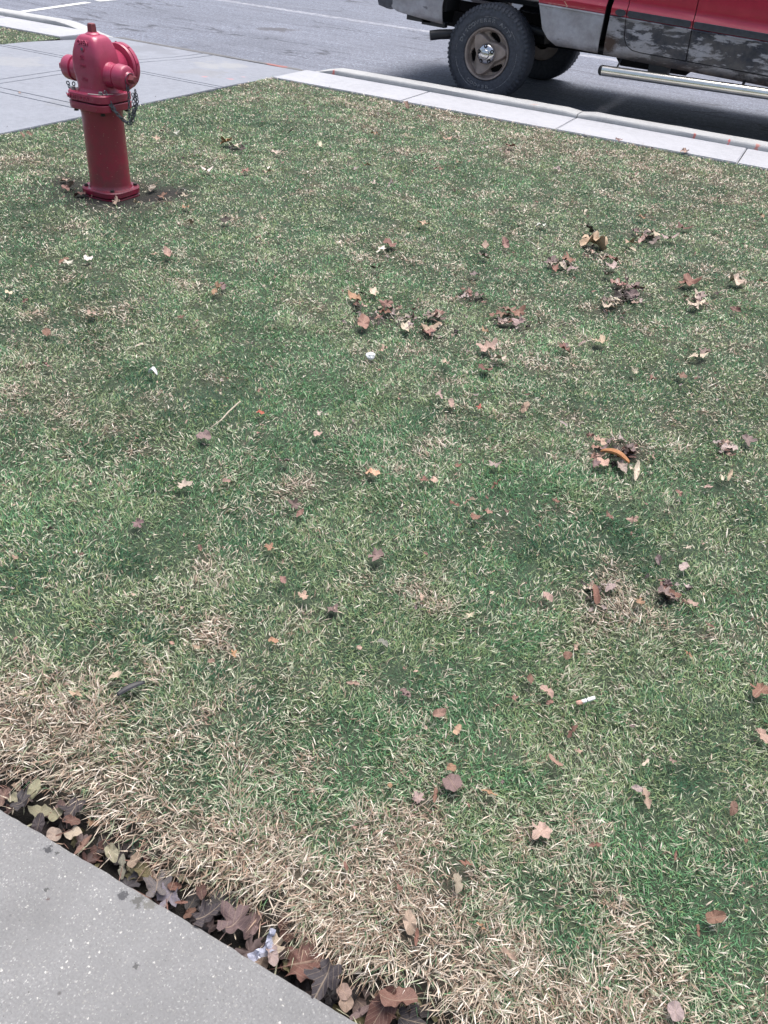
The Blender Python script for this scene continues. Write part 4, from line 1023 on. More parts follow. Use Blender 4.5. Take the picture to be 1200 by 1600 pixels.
for i in range(1800):
    while True:
        x = random.uniform(-4.4, 4.5); y = .6 + 6.2 * random.random() ** 1.5
        if in_view(np.array([x]), np.array([y]), np.array([0.]), 100)[0]: break
    d = sqrt(x * x + y * y + 1.4)
    s = random.uniform(.004, .011) * (d / 1.4) ** .55; kk = random.choice(['frag', 'frag', 'narrow', 'oval', 'curl']); c = random.choice(['tan', 'rust', 'brown', 'pinktan', 'pinktan', 'mauve', 'mauvepale', 'cream', 'pinkbrown', 'cream'])
    z = float(turf_h(np.float64(x), np.float64(y))) + random.uniform(.008, .026)
    mw = Matrix.Translation((x, y, z)) @ Matrix.Rotation(random.uniform(0, 6.3), 4, 'Z') @ Matrix.Rotation(random.gauss(0, .5), 4, 'X') @ Matrix.Rotation(random.gauss(0, .5), 4, 'Y') @ Matrix.Scale(s, 4)
    lit.append((random.choice(PROTO[kk]), mw, LC[c]))
merged('leaf_crumbs', lit, label='fine crumbs of dead leaf caught in the grass', category='leaf litter')
for (x, y, s, c, lab) in ((-5.295, 4.747, .05, 'pinktan', 'pale pinkish leaf on the driveway slab left of the hydrant'), (-4.59, 3.968, .016, 'dark', 'tiny dark leaf on the driveway slab at the left edge of the photo'), (-4.583, 5.405, .018, 'dark', 'tiny dark leaf on the driveway slab right of the hydrant')):
    o = link('leaf_flake', PROTO['narrow'][1]); o.matrix_world = Matrix.Translation((x, y, .004)) @ Matrix.Rotation(1.2, 4, 'Z') @ Matrix.Scale(s, 4); o.color = (*LC[c], 1); o['label'] = lab; o['category'] = 'leaf'
# white clover-like flakes, other litter
def th(x, y): return float(turf_h(np.float64(x), np.float64(y)))
r_ = empty('cigarette_end', (-.033, 1.252, th(-.033, 1.252) + .028), label='white cigarette end with a torn pinkish tip lying in the grass', category='cigarette end'); r_.rotation_euler = (0, radians(-8), atan2(.033, .033))
bm = bmesh.new(); lathe(bm, (-.008, 0, 0), (1, 0, 0), [(0, .0038), (.001, .0042), (.030, .0042), (.031, .0037)], 14); bmobj('paper_tube', bm, M['white'], r_, angle=40)
bm = bmesh.new(); lathe(bm, (-.020, 0, 0), (1, 0, 0), [(0, .003), (.003, .0052), (.008, .0040), (.0125, .0044)], 9)
for v in bm.verts: v.co += Vector([random.uniform(-.0012, .0012) for _ in range(3)])
bmobj('torn_tip', bm, M['filter'], r_)
bm = bmesh.new(); lathe(bm, (.003, 0, 0), (1, 0, 0), [(0, .00435), (.002, .00435)], 14, False, False); bmobj('band', bm, M['moulding'], r_)
bm = bmesh.new(); tube(bm, [(-1.335, 1.69, th(-1.33, 1.7) + .026), (-1.328, 1.745, th(-1.33, 1.75) + .034), (-1.340, 1.80, th(-1.34, 1.8) + .034), (-1.345, 1.87, th(-1.34, 1.86) + .038)], [.0012, .0022, .0026, .0022], 8)
bmobj('twig', bm, M['wood'], smooth=True, label='thin pale curved twig lying on the grass left of centre', category='twig')
def wavy_strip(name, A, B, w, zz, mat, wave, lab, cat, curl=.5, n=14):
    bm = bmesh.new(); A = Vector(A); B = Vector(B); t = (B - A); s = t.normalized().cross(Vector((0, 0, 1))); rows = []
    for i in range(n + 1):
        u = i / n; c = A + t * u + Vector((0, 0, zz + wave * sin(u * pi))); ww = w * (sin(pi * (.12 + .8 * u)) ** .5); row = []
        for q in range(5):
            f = (q - 2) / 2; row.append(c + s * ww * .5 * f + Vector((0, 0, curl * ww * f * f * .5)))
        rows.append([bm.verts.new(p) for p in row])
    for a, b in zip(rows, rows[1:]):
        for q in range(4): bm.faces.new((a[q], a[q + 1], b[q + 1], b[q]))
    o = bmobj(name, bm, mat, smooth=True, label=lab, category=cat)
    md = o.modifiers.new('thick', 'SOLIDIFY'); md.thickness = .0012; return o
wavy_strip('plastic_strip', (-.878, .768, 0), (-.853, .822, 0), .016, th(-.86, .8) + .024, M['black'], .004, 'black plastic strip poking out of the grass near the bottom left', 'plastic strip')
wavy_strip('bark_strip', (-.258, 2.238, 0), (-.165, 2.222, 0), .020, th(-.2, 2.23) + .030, M['bark'], .012, 'curved orange bark strip lying over a dark hollow in the lawn', 'bark', 1.4)
wavy_strip('bottle_cap_shard', (-1.722, 1.882, 0), (-1.692, 1.886, 0), .018, th(-1.7, 1.88) + .02, M['white'], .014, 'white curved shard with a black hollow under it, left part of the lawn', 'shard', 1.2)
bm = bmesh.new(); bmesh.ops.create_icosphere(bm, subdivisions=3, radius=.017)
for v in bm.verts: v.co *= 1 + .35 * (mnoise.noise(v.co * 90) ) ; v.co.z *= .75
bmobj('paper_ball', bm, M['white'], angle=25, label='small crumpled white paper ball in the upper middle of the lawn', category='paper').location = (-1.158, 2.42, th(-1.158, 2.42) + .028)
# clear wrapper
wr = empty('clear_wrapper', (-.352, .498, -.012), label='crumpled clear plastic wrapper standing against the pavement edge', category='wrapper'); wr.rotation_euler = (0, 0, radians(-35))
for (w, l_, a, rx) in ((.011, .042, 0, .25), (.008, .034, .9, .5)):
    bm = bmesh.new(); g = [[bm.verts.new((w * (i / 3 - .5) * 1.3, l_ * (j / 9 - .5), .010 * sin(i * 2 + j * .9) * .5 + .006 * cos(j * 1.7))) for i in range(4)] for j in range(10)]
    for A, B in zip(g, g[1:]):
        for i in range(3): bm.faces.new((A[i], A[i + 1], B[i + 1], B[i]))
    o = bmobj('film', bm, M['film'], wr); o.rotation_euler = (rx, .2, a); o.location = (-.012 * (a > 0), .018 * (a > 0), .004)

# ------------------------------------------------------------------ fire hydrant
H = empty('fire_hydrant', (-3.24, 3.405, -.012), label='faded red fire hydrant with chained caps standing in the grass by the driveway', category='fire hydrant')
def rsq(a, r, z, n=8, ox=0, oy=0):
    P = []
    for k, (cx, cy) in enumerate(((1, 1), (-1, 1), (-1, -1), (1, -1))):
        for i in range(n):
            t = pi / 2 * k + pi / 2 * i / (n - 1); P.append((ox + cx * (a - r) + r * cos(t), oy + cy * (a - r) + r * sin(t), z))
    return P
def loft(name, secs, mat, parent, angle=35, **k):
    bm = bmesh.new(); ring_loft(bm, [rsq(a, r, z) for z, a, r in secs]); return bmobj(name, bm, mat, parent, angle=angle, **k)
RI = M['red_iron']
fl = loft('base_flange', [(-.03, .122, .075), (-.012, .124, .075), (-.008, .120, .075)], RI, H)
fl = loft('base_flange', [(-.002, .124, .08), (.0, .127, .08), (.022, .127, .08), (.028, .122, .076)], RI, H)
bm = bmesh.new(); lathe(bm, (0, 0, 0), (0, 0, 1), [(.026, .112), (.034, .106), (.05, .1035), (.38, .1015), (.40, .105), (.412, .108)], 56); bmobj('barrel', bm, RI, H, angle=40)
loft('break_flange', [(.409, .118, .055), (.412, .121, .055), (.440, .122, .055), (.443, .119, .054)], RI, H)
up = loft('bonnet_flange', [(.449, .119, .054), (.452, .122, .055), (.482, .122, .055), (.487, .118, .052)], RI, H)
bm = bmesh.new(); lathe(bm, (0, 0, 0), (0, 0, 1), [(.440, .112), (.452, .112)], 40); bmobj('gasket', bm, M['dark_bolt'], H)
# bonnet: rounded square, widest at the outlets, drawn in to a domed top
sec = [(.484, .094, .070), (.495, .088, .060), (.51, .085, .052), (.54, .085, .042), (.58, .086, .029), (.62, .085, .027), (.655, .080, .026), (.685, .072, .025), (.705, .065, .024), (.719, .058, .029), (.727, .048, .026), (.731, .034, .022)]
bon = loft('bonnet', sec, RI, H, angle=55)
bm = bmesh.new(); lathe(bm, (0, 0, .729), (0, 0, 1), [(0, .034), (.004, .034), (.008, .028), (.012, .022)], 28); bmobj('collar', bm, RI, H, angle=40)
bm = bmesh.new(); lathe(bm, (0, 0, .738), (0, 0, 1), [(0, .0225), (.030, .0205), (.036, .0195), (.038, .016)], 5); bmobj('operating_nut', bm, M['nut'], H, angle=20)
# hose outlets (+x, -x) and the pumper outlet towards the street (+y)
OZ = .566
def outlet(ax, parent):
    a = Vector((ax, 0, 0)); o = Vector((0, 0, OZ))
    bm = bmesh.new(); lathe(bm, o, a, [(.05, .062), (.075, .062), (.088, .056), (.100, .0535), (.128, .0535), (.131, .047), (.142, .046)], 40); nz = bmobj('hose_outlet', bm, RI, parent, angle=40)
    bm = bmesh.new(); lathe(bm, o, a, [(.1365, .050), (.1385, .0575), (.182, .0555), (.190, .0515), (.194, .044), (.197, .030), (.205, .026)], 40); cp = bmobj('outlet_cap', bm, RI, parent, angle=40)
    bm = bmesh.new(); lathe(bm, o, a, [(.203, .020), (.206, .0205), (.232, .0185), (.236, .015)], 5); bmobj('cap_nut', bm, M['nut'] if ax > 0 else RI, cp, angle=20)
    return cp
cr = outlet(1, H); cl = outlet(-1, H)
o = Vector((0, 0, OZ + .012)); a = Vector((0, 1, 0))
bm = bmesh.new(); lathe(bm, o, a, [(.05, .090), (.080, .086), (.090, .080), (.140, .079), (.144, .076)], 48); bmobj('pumper_outlet', bm, RI, H, angle=40)
bm = bmesh.new(); lathe(bm, o, a, [(.146, .082), (.148, .104), (.154, .107), (.163, .107), (.167, .102)], 56); bmobj('pumper_flange', bm, RI, H, angle=30)
bm = bmesh.new(); lathe(bm, o, a, [(.169, .098), (.171, .106), (.192, .106), (.202, .098), (.210, .070), (.216, .030)], 56); pc = bmobj('pumper_cap', bm, RI, H, angle=40)
bm = bmesh.new(); lathe(bm, o, a, [(.214, .021), (.242, .018)], 5); bmobj('cap_nut', bm, M['nut'], pc, angle=20)
for k in range(8):
    th_ = 2 * pi * (k + .3) / 8; bm = bmesh.new(); c = o + a * .180 + Vector((cos(th_), 0, sin(th_))) * .104
    lathe(bm, c, (cos(th_), 0, sin(th_)), [(0, .005), (.006, .005)], 6); bmobj('cap_lug', bm, RI, pc)
# bolts at the flange corners
def bolt(c, r, h, mat, n=6):
    bm = bmesh.new(); lathe(bm, c, (0, 0, 1), [(0, r * 1.25), (.003, r * 1.25), (.0032, r), (h, r), (h + .001, r * .8)], n); bmobj('bolt', bm, mat, H, angle=25)
for k in range(4):
    t = pi / 4 + pi / 2 * k; bolt((.122 * cos(t), .122 * sin(t), .487), .010, .014, M['bolt']); bolt((.125 * cos(t), .125 * sin(t), .028), .010, .010, M['dark_bolt'])
    bolt((.122 * cos(t), .122 * sin(t), .393), .010, .014, M['dark_bolt'])
# pale strap clips under two of the upper bolts
bm = bmesh.new(); A, B, C_ = Vector((.035, -.119, .489)), Vector((.090, -.096, .489)), Vector((.116, -.035, .489))
for p, q in ((A, B), (B, C_)):
    s = (q - p).normalized().cross(Vector((0, 0, 1))) * .006; z = Vector((0, 0, .0015))
    vs = [bm.verts.new(v) for v in (p - s, p + s, q + s, q - s, p - s + z, p + s + z, q + s + z, q - s + z)]
    for f in ((0, 1, 2, 3), (7, 6, 5, 4), (0, 4, 5, 1), (1, 5, 6, 2), (2, 6, 7, 3), (3, 7, 4, 0)): bm.faces.new([vs[i] for i in f])
bmobj('strap_clip', bm, simple('scratched_zinc', (.45, .42, .40), .5), H)
# plug screw on the face towards the lawn
bm = bmesh.new(); lathe(bm, (-.004, -.0735, .672), (0, -1, .22), [(0, .0115), (.006, .0115), (.0065, .008)], 20); bmobj('plug_ring', bm, RI, H, angle=30)
bm = bmesh.new(); lathe(bm, (-.004, -.079, .673), (0, -1, .22), [(0, .0075), (.003, .0075), (.0035, .005)], 6); bmobj('plug', bm, M['chain'], H, angle=30)
# raised lettering
def text_mesh(s, size, depth=.0015, outline=0):
    cu = bpy.data.curves.new('t', 'FONT'); cu.body = s; cu.size = size; cu.align_x = 'CENTER'; cu.align_y = 'CENTER'; cu.resolution_u = 3
    if outline: cu.fill_mode = 'NONE'; cu.bevel_depth = outline; cu.bevel_resolution = 0
    else: cu.extrude = depth; cu.offset = size * .02
    ob = bpy.data.objects.new('t', cu); COL.objects.link(ob); dg = bpy.context.evaluated_depsgraph_get(); dg.update()
    me = bpy.data.meshes.new_from_object(ob.evaluated_get(dg)); bpy.data.objects.remove(ob); return me
def place_text(s, size, M4, mat, parent, depth=.0015, name='lettering', outline=0, warp=None):
    me = text_mesh(s, size, depth, outline); me.name = name; me.materials.clear(); me.transform(M4)
    if warp:
        for v in me.vertices: v.co = warp(v.co)
    return link(name, me, mat, parent)
def bon_half(z):
    for (z0, a0, _), (z1, a1, _) in zip(sec, sec[1:]):
        if z0 <= z <= z1: return a0 + (a1 - a0) * (z - z0) / (z1 - z0)
    return .05
def wrap_face(v): return Vector((v.x, -bon_half(v.z) - .0003 + v.y, v.z))
RX = Matrix.Rotation(pi / 2, 4, 'X')
for s, z, size in (('OPEN', .699, .026), ('5\u00bc', .637, .022), ('2011', .602, .018), ('250', .542, .022)):
    place_text(s, size, Matrix.Translation((-.006, 0, z)) @ RX, RI, bon, depth=.0042, warp=wrap_face)
place_text('WATEROUS', .026, Matrix.Translation((-.030, -.1222, .4655)) @ RX, RI, up, depth=.0026)
# chains
def chain(pts, link_l=.019, wire=.0026, name='chain', par=H):
    pts = [Vector(p) for p in pts]; seg = [(b - a).length for a, b in zip(pts, pts[1:])]; tot = sum(seg); n = max(2, int(tot / (link_l * .78))); bm = bmesh.new()
    def at(d):
        for (a, b), l_ in zip(zip(pts, pts[1:]), seg):
            if d <= l_: return a + (b - a) * d / l_, (b - a).normalized()
            d -= l_
        return pts[-1], (pts[-1] - pts[-2]).normalized()
    for i in range(n):
        c, t = at(tot * (i + .5) / n); u, v = frame_of(t)
        if i % 2: u, v = v, u
        u = (u + v * random.uniform(-.4, .4)).normalized(); ww = link_l * .34; P = []
        for k in range(11): a_ = 2 * pi * k / 10; P.append(c + t * link_l * .5 * cos(a_) + u * ww * sin(a_))
        tube(bm, P, wire, 5, False)
    return bmobj(name, bm, M['chain'], par, smooth=True)
def sag(a, b, s, n=8): a = Vector(a); b = Vector(b); return [a.lerp(b, i / n) - Vector((0, 0, s * 4 * (i / n) * (1 - i / n))) for i in range(n + 1)]
HK = (.196, -.020, .365)
chain([(.200, -.012, .53), (.204, -.022, .47), (.192, -.018, .41), HK]); chain(sag((.090, -.085, .500), HK, .022)); chain([(.218, .012, .52), (.224, .016, .47), (.212, .004, .42), (.200, -.008, .372)]); chain([(.206, .02, .50), (.212, .02, .45), (.198, .0, .40), (.19, -.01, .36)])
chain(sag((.100, -.070, .505), HK, .034)); chain([(.16, .06, .49), (.185, .03, .44), (.195, .0, .40)])
chain([(-.195, -.012, .50), (-.178, -.02, .475), (-.150, -.02, .455)]); chain([(-.165, .0, .50), (-.160, -.012, .475), (-.145, -.02, .455), (-.125, -.035, .475)])
for cp, sx in ((cr, 1), (cl, -1)):       # wire ring round the cap nut
    bm = bmesh.new(); P = [(sx * (.2075 - .012 * (1 - cos(t_)) / 2), .029 * sin(t_), OZ + .029 * cos(t_) - .004) for t_ in [2 * pi * i / 24 for i in range(25)]]
    tube(bm, P, .0017, 6); bmobj('wire_ring', bm, M['chain'], H, smooth=True)
bm = bmesh.new(); tube(bm, [(.200, -.024, .545), (.199, -.026, .52), (.198, -.018, .50), (.196, -.012, .48)], .0017, 6); bmobj('wire_hook', bm, M['chain'], H, smooth=True)

# ------------------------------------------------------------------ pickup truck (local x forward, origin under the rear axle)
T = empty('pickup_truck', (-2.937, 9.12, ROAD_Z), label='parked pickup truck, red over silver with dark blotched lower doors', category='pickup truck')
HW = 1.0
OFF = [(.40, -.10), (.53, -.060), (.56, -.040), (.62, -.012), (.70, 0), (.80, .001), (.846, .002), (.850, .012), (.858, .009), (.8605, -.003), (.868, .001), (.905, .006), (.915, .005), (.930, -.006), (.958, -.028), (.968, -.031), (1.00, -.030), (1.15, -.026), (1.30, -.030), (1.38, -.045), (1.42, -.07), (1.95, -.26)]
def off(z):
    for (a, b), (c, d) in zip(OFF, OFF[1:]):
        if a <= z <= c: return b + (d - b) * (z - a) / (c - a)
    return OFF[-1][1]
RK = .030
def bodyv(x, z, side=-1, extra=0): return Vector((x, side * (HW + off(z) + extra), z - RK * x))
def panel(name, outline, mats=None, extra=0, th=.018, par=T, split=.8595, label=None, side=-1):
    bm = bmesh.new(); f = bm.faces.new([bm.verts.new((x, 0, z)) for x, z in outline])
    zs = [z for z, _ in OFF]; xs_ = [x for x, _ in outline]
    for z in zs: bmesh.ops.bisect_plane(bm, geom=bm.verts[:] + bm.edges[:] + bm.faces[:], plane_co=(0, 0, z), plane_no=(0, 0, 1))
    x = min(xs_) + .31
    while x < max(xs_): bmesh.ops.bisect_plane(bm, geom=bm.verts[:] + bm.edges[:] + bm.faces[:], plane_co=(x, 0, 0), plane_no=(1, 0, 0)); x += .31
    for f in bm.faces: f.material_index = 0 if f.calc_center_median().z > split else 1
    for v in bm.verts: v.co = bodyv(v.co.x, v.co.z, side, extra)
    g = bmesh.ops.extrude_face_region(bm, geom=bm.faces[:])
    for v in [e for e in g['geom'] if isinstance(e, bmesh.types.BMVert)]: v.co.y -= side * th
    ob = bmobj(name, bm, mats or [M['red'], M['lower']], par, angle=22)
    if label: ob['label'] = label
    return ob
ARCH = [(-.48, .56), (-.49, .70), (-.475, .84), (-.41, .96), (-.28, 1.04), (0, 1.075), (.22, 1.05), (.35, .98), (.425, .88), (.465, .77), (.50, .67), (.56, .60), (.64, .557)]
BED = [(-1.01, 1.42), (-1.01, .625), (-.955, .60), (-.895, .592), (-.60, .568)] + ARCH + [(.80, .562), (1.025, .560), (1.03, 1.42)]
FA = [(x + 3.52, z) for x, z in ARCH]
for sd_ in (-1, 1):
    panel('bed_side', BED, side=sd_, label='red bed side with silver lower half and scraped paint' if sd_ < 0 else None)
    panel('cab_corner', [(1.078, 1.42), (1.078, .56), (1.25, .552), (2.93, .545), (2.93, .622), (1.40, .622), (1.325, .628), (1.265, .66), (1.232, .72), (1.215, .84), (1.203, 1.0), (1.198, 1.42)], side=sd_)
    panel('rear_door', [(1.205, 1.42), (1.210, 1.0), (1.222, .84), (1.239, .722), (1.271, .664), (1.328, .635), (1.40, .629), (1.790, .629), (1.765, .95), (1.742, 1.42)], side=sd_)
    panel('front_door', [(1.750, 1.42), (1.773, .95), (1.798, .629), (2.90, .629), (2.925, .70), (2.925, 1.42)], side=sd_)
    panel('front_fender', [(2.935, 1.40), (2.935, .545)] + FA + [(4.30, .60), (4.42, .75), (4.42, 1.30), (4.2, 1.36)], side=sd_)
    panel('door_moulding', [(1.222, .878), (1.240, .866), (1.745, .866), (1.760, .874), (1.757, .908), (1.74, .916), (1.235, .914), (1.222, .905)], [M['moulding']] * 2, .010, .02, side=sd_)
    panel('door_moulding', [(1.783, .874), (1.80, .866), (2.90, .866), (2.912, .89), (2.90, .916), (1.80, .916), (1.781, .908)], [M['moulding']] * 2, .010, .02, side=sd_)
    ov = [(1.163 + .046 * cos(a_), .889 + .026 * sin(a_)) for a_ in [2 * pi * i / 20 for i in range(20)]]
    panel('reflector_boss', ov, [M['moulding']] * 2, .011, .02, side=sd_)
    # windows over the doors
    bm = bmesh.new()
    for (x0, x1) in ((1.30, 1.70), (1.80, 2.75)):
        q = [(x0, 1.45), (x1, 1.45), (x1 - (.25 if x1 > 2 else 0), 1.80), (x0 + .04, 1.80)]
        bm.faces.new([bm.verts.new(bodyv(x, z, sd_, -.01)) for x, z in q])
    bmobj('side_window', bm, M['glass'], T)
def bbox(name, x0, x1, y0, y1, z0, z1, mat, bev=.01, par=T, rake=True, **k):
    bm = bmesh.new(); box(bm, x0, x1, y0, y1, z0, z1, bev)
    if rake:
        for v in bm.verts: v.co.z -= RK * v.co.x
    return bmobj(name, bm, mat, par, angle=40, **k)
# cab shell, roof, hood, grille end
bm = bmesh.new()
rings = []
for (x, w0, z) in ((1.08, 0, 1.42), (1.13, .0, 1.72), (1.20, 0, 1.86), (1.45, 0, 1.93), (2.0, 0, 1.94), (2.35, 0, 1.90), (2.75, 0, 1.60), (3.0, 0, 1.40)):
    rings.append([(x, -(HW + off(z) - .015), z - RK * x), (x, -(HW + off(z) - .12), z + .025 - RK * x), (x, (HW + off(z) - .12), z + .025 - RK * x), (x, (HW + off(z) - .015), z - RK * x)])
ring_loft(bm, rings, False, False, close=False)
bmobj('roof', bm, M['red'], T, smooth=False)
bm = bmesh.new(); bm.faces.new([bm.verts.new(p) for p in ((2.43, -.68, 1.80), (2.92, -.80, 1.40), (2.92, .80, 1.40), (2.43, .68, 1.80))]); bmobj('windscreen', bm, M['glass'], T)
bbox('bonnet_lid', 2.96, 4.38, -.78, .78, 1.30, 1.37, M['red'], .03)
bbox('front_bumper', 4.40, 4.58, -.98, .98, .50, .74, M['chrome'], .04)
bbox('grille', 4.34, 4.43, -.80, .80, .76, 1.22, M['black'], .03)
for y in (-.72, .50): bbox('headlight', 4.36, 4.44, y, y + .22, .92, 1.12, simple('lamp_lens', (.5, .5, .52), .1), .02)
bbox('tailgate', -1.03, -.985, -.76, .76, .70, 1.40, M['red'], .01)
for y in (-.97, .80): bbox('tail_light', -1.035, -.98, y, y + .17, .88, 1.36, simple('red_lens', (.3, .01, .01), .15), .01)
bbox('bed_floor', -.98, 1.02, -.74, .74, .80, .84, M['under'], .004)
bbox('cab_floor', 1.09, 3.0, -.88, .88, .60, .66, M['under'], .004)
bbox('bed_front_wall', 1.00, 1.02, -.93, .93, .66, 1.40, M['black'], .002)
bbox('cab_rear_wall', 1.085, 1.10, -.93, .93, .60, 1.42, M['black'], .002)
for y in (-.50, .42): bbox('frame_rail', -1.0, 4.3, y, y + .08, .50, .64, M['under'], .008)
for sd_ in (-1, 1):
    y0, y1 = sorted((sd_ * .955, sd_ * .60))
    for cx in (0, 3.52):      # inner wheel housing
        bm = bmesh.new(); R_ = [(cx + .53 * cos(t_), .55 + .53 * sin(t_)) for t_ in [pi * i / 14 for i in range(15)]]
        ring_loft(bm, [[(x, y, z - RK * x) for x, z in R_] for y in (y0, y1)], False, False, close=False)
        bmobj('wheel_housing', bm, M['under'], T, smooth=True)
    y0, y1 = sorted((sd_ * .93, sd_ * .60))
    bbox('inner_panel', -.96, -.47, y0, y1, .66, .82, M['under'], .004); bbox('inner_panel', .56, 1.0, y0, y1, .66, .82, M['under'], .004)
# underside odds and ends seen below the quarter panel and sill
bbox('bumper_bracket', -.86, -.60, -.955, -.90, .545, .60, M['black'], .005); bbox('bumper_bracket', -.70, -.46, -.955, -.88, .530, .575, M['black'], .005)
bbox('sill_bracket', 1.49, 1.66, -.95, -.80, .46, .56, M['black'], .006)
bm = bmesh.new(); tube(bm, [(1.245, -.90, .55), (1.24, -1.0, .47), (1.235, -1.05, .43)], .009, 8); bmobj('step_bracket', bm, M['black'], T)
bm = bmesh.new(); tube(bm, [(2.3, -.90, .52), (2.3, -1.0, .46), (2.3, -1.05, .43)], .012, 8); bmobj('step_bracket', bm, M['black'], T)
bm = bmesh.new(); lathe(bm, (1.12, -1.055, .418), (1, 0, .012), [(0, .040), (.004, .0415), (1.75, .0415)], 32, True, True); sb = bmobj('side_step', bm, M['steel'], T, angle=40)
bm = bmesh.new(); lathe(bm, (1.122, -1.055, .418), (-1, 0, 0), [(0, .0425), (.010, .042), (.024, .035), (.033, .022), (.036, .004)], 28); bmobj('end_cap', bm, M['black'], sb, smooth=True)
bm = bmesh.new(); rings = []
for i, (x, w) in enumerate(((2.06, .002), (2.10, .012), (2.16, .021), (2.75, .021), (2.80, .004))):
    rings.append([(x, -1.055 + w * sin(t_) * 1.5, .4255 + .0445 * cos(t_ * .9) - (0 if w > .015 else .004)) for t_ in [-.9 + 1.8 * q / 8 for q in range(9)]])
ring_loft(bm, rings, False, False, close=False); o_ = bmobj('step_pad', bm, M['black'], sb, smooth=True); md = o_.modifiers.new('t', 'SOLIDIFY'); md.thickness = .004; md.offset = 1
# rear bumper
bm = bmesh.new(); rings = []
for y in (-1.00, -.985, -.9, -.5, 0, .5, .9, .985, 1.00):
    e = 0 if abs(y) < .95 else (.012 if abs(y) < .99 else .04); xb = -1.24 + .04 * (abs(y)) ** 3
    rings.append([(x, y, z + .0) for x, z in ((-1.00, .655 + e), (-1.06, .628 + e), (-1.15, .648 + e), (xb + .02 + e, .70 + e), (xb + e, .74), (xb + e, .83 - e), (xb + .03 + e, .855 - e), (-1.04, .86 - e), (-1.00, .84 - e))])
ring_loft(bm, rings); bmobj('rear_bumper', bm, M['bumper'], T, angle=50)
# exhaust
bm = bmesh.new(); P = [(-.575, -1.005, .475), (-.50, -.955, .490), (-.36, -.86, .503), (-.15, -.74, .53), (.2, -.66, .62), (.7, -.62, .56), (1.3, -.60, .50)]
tube(bm, P, [.042, .042, .041, .038, .035, .034, .033], 18, False); tube(bm, P[:2], .037, 18, True); bmobj('tailpipe', bm, M['black'], T, smooth=True)
bm = bmesh.new(); lathe(bm, (1.1, -.45, .50), (1, 0, 0), [(0, .05), (.05, .10), (.65, .10), (.7, .05)], 20); bmobj('muffler', bm, M['under'], T, smooth=True)
bm = bmesh.new(); lathe(bm, (0, -.85, .39), (0, 1, 0), [(0, .045), (.65, .045), (.72, .11), (.85, .14), (.98, .11), (1.05, .045), (1.7, .045)], 20); bmobj('rear_axle', bm, M['under'], T, smooth=True)
bm = bmesh.new(); lathe(bm, (0, 0, .45), (1, 0, 0), [(0, .04), (2.2, .04)], 12); bmobj('drive_shaft', bm, M['under'], T, smooth=True)

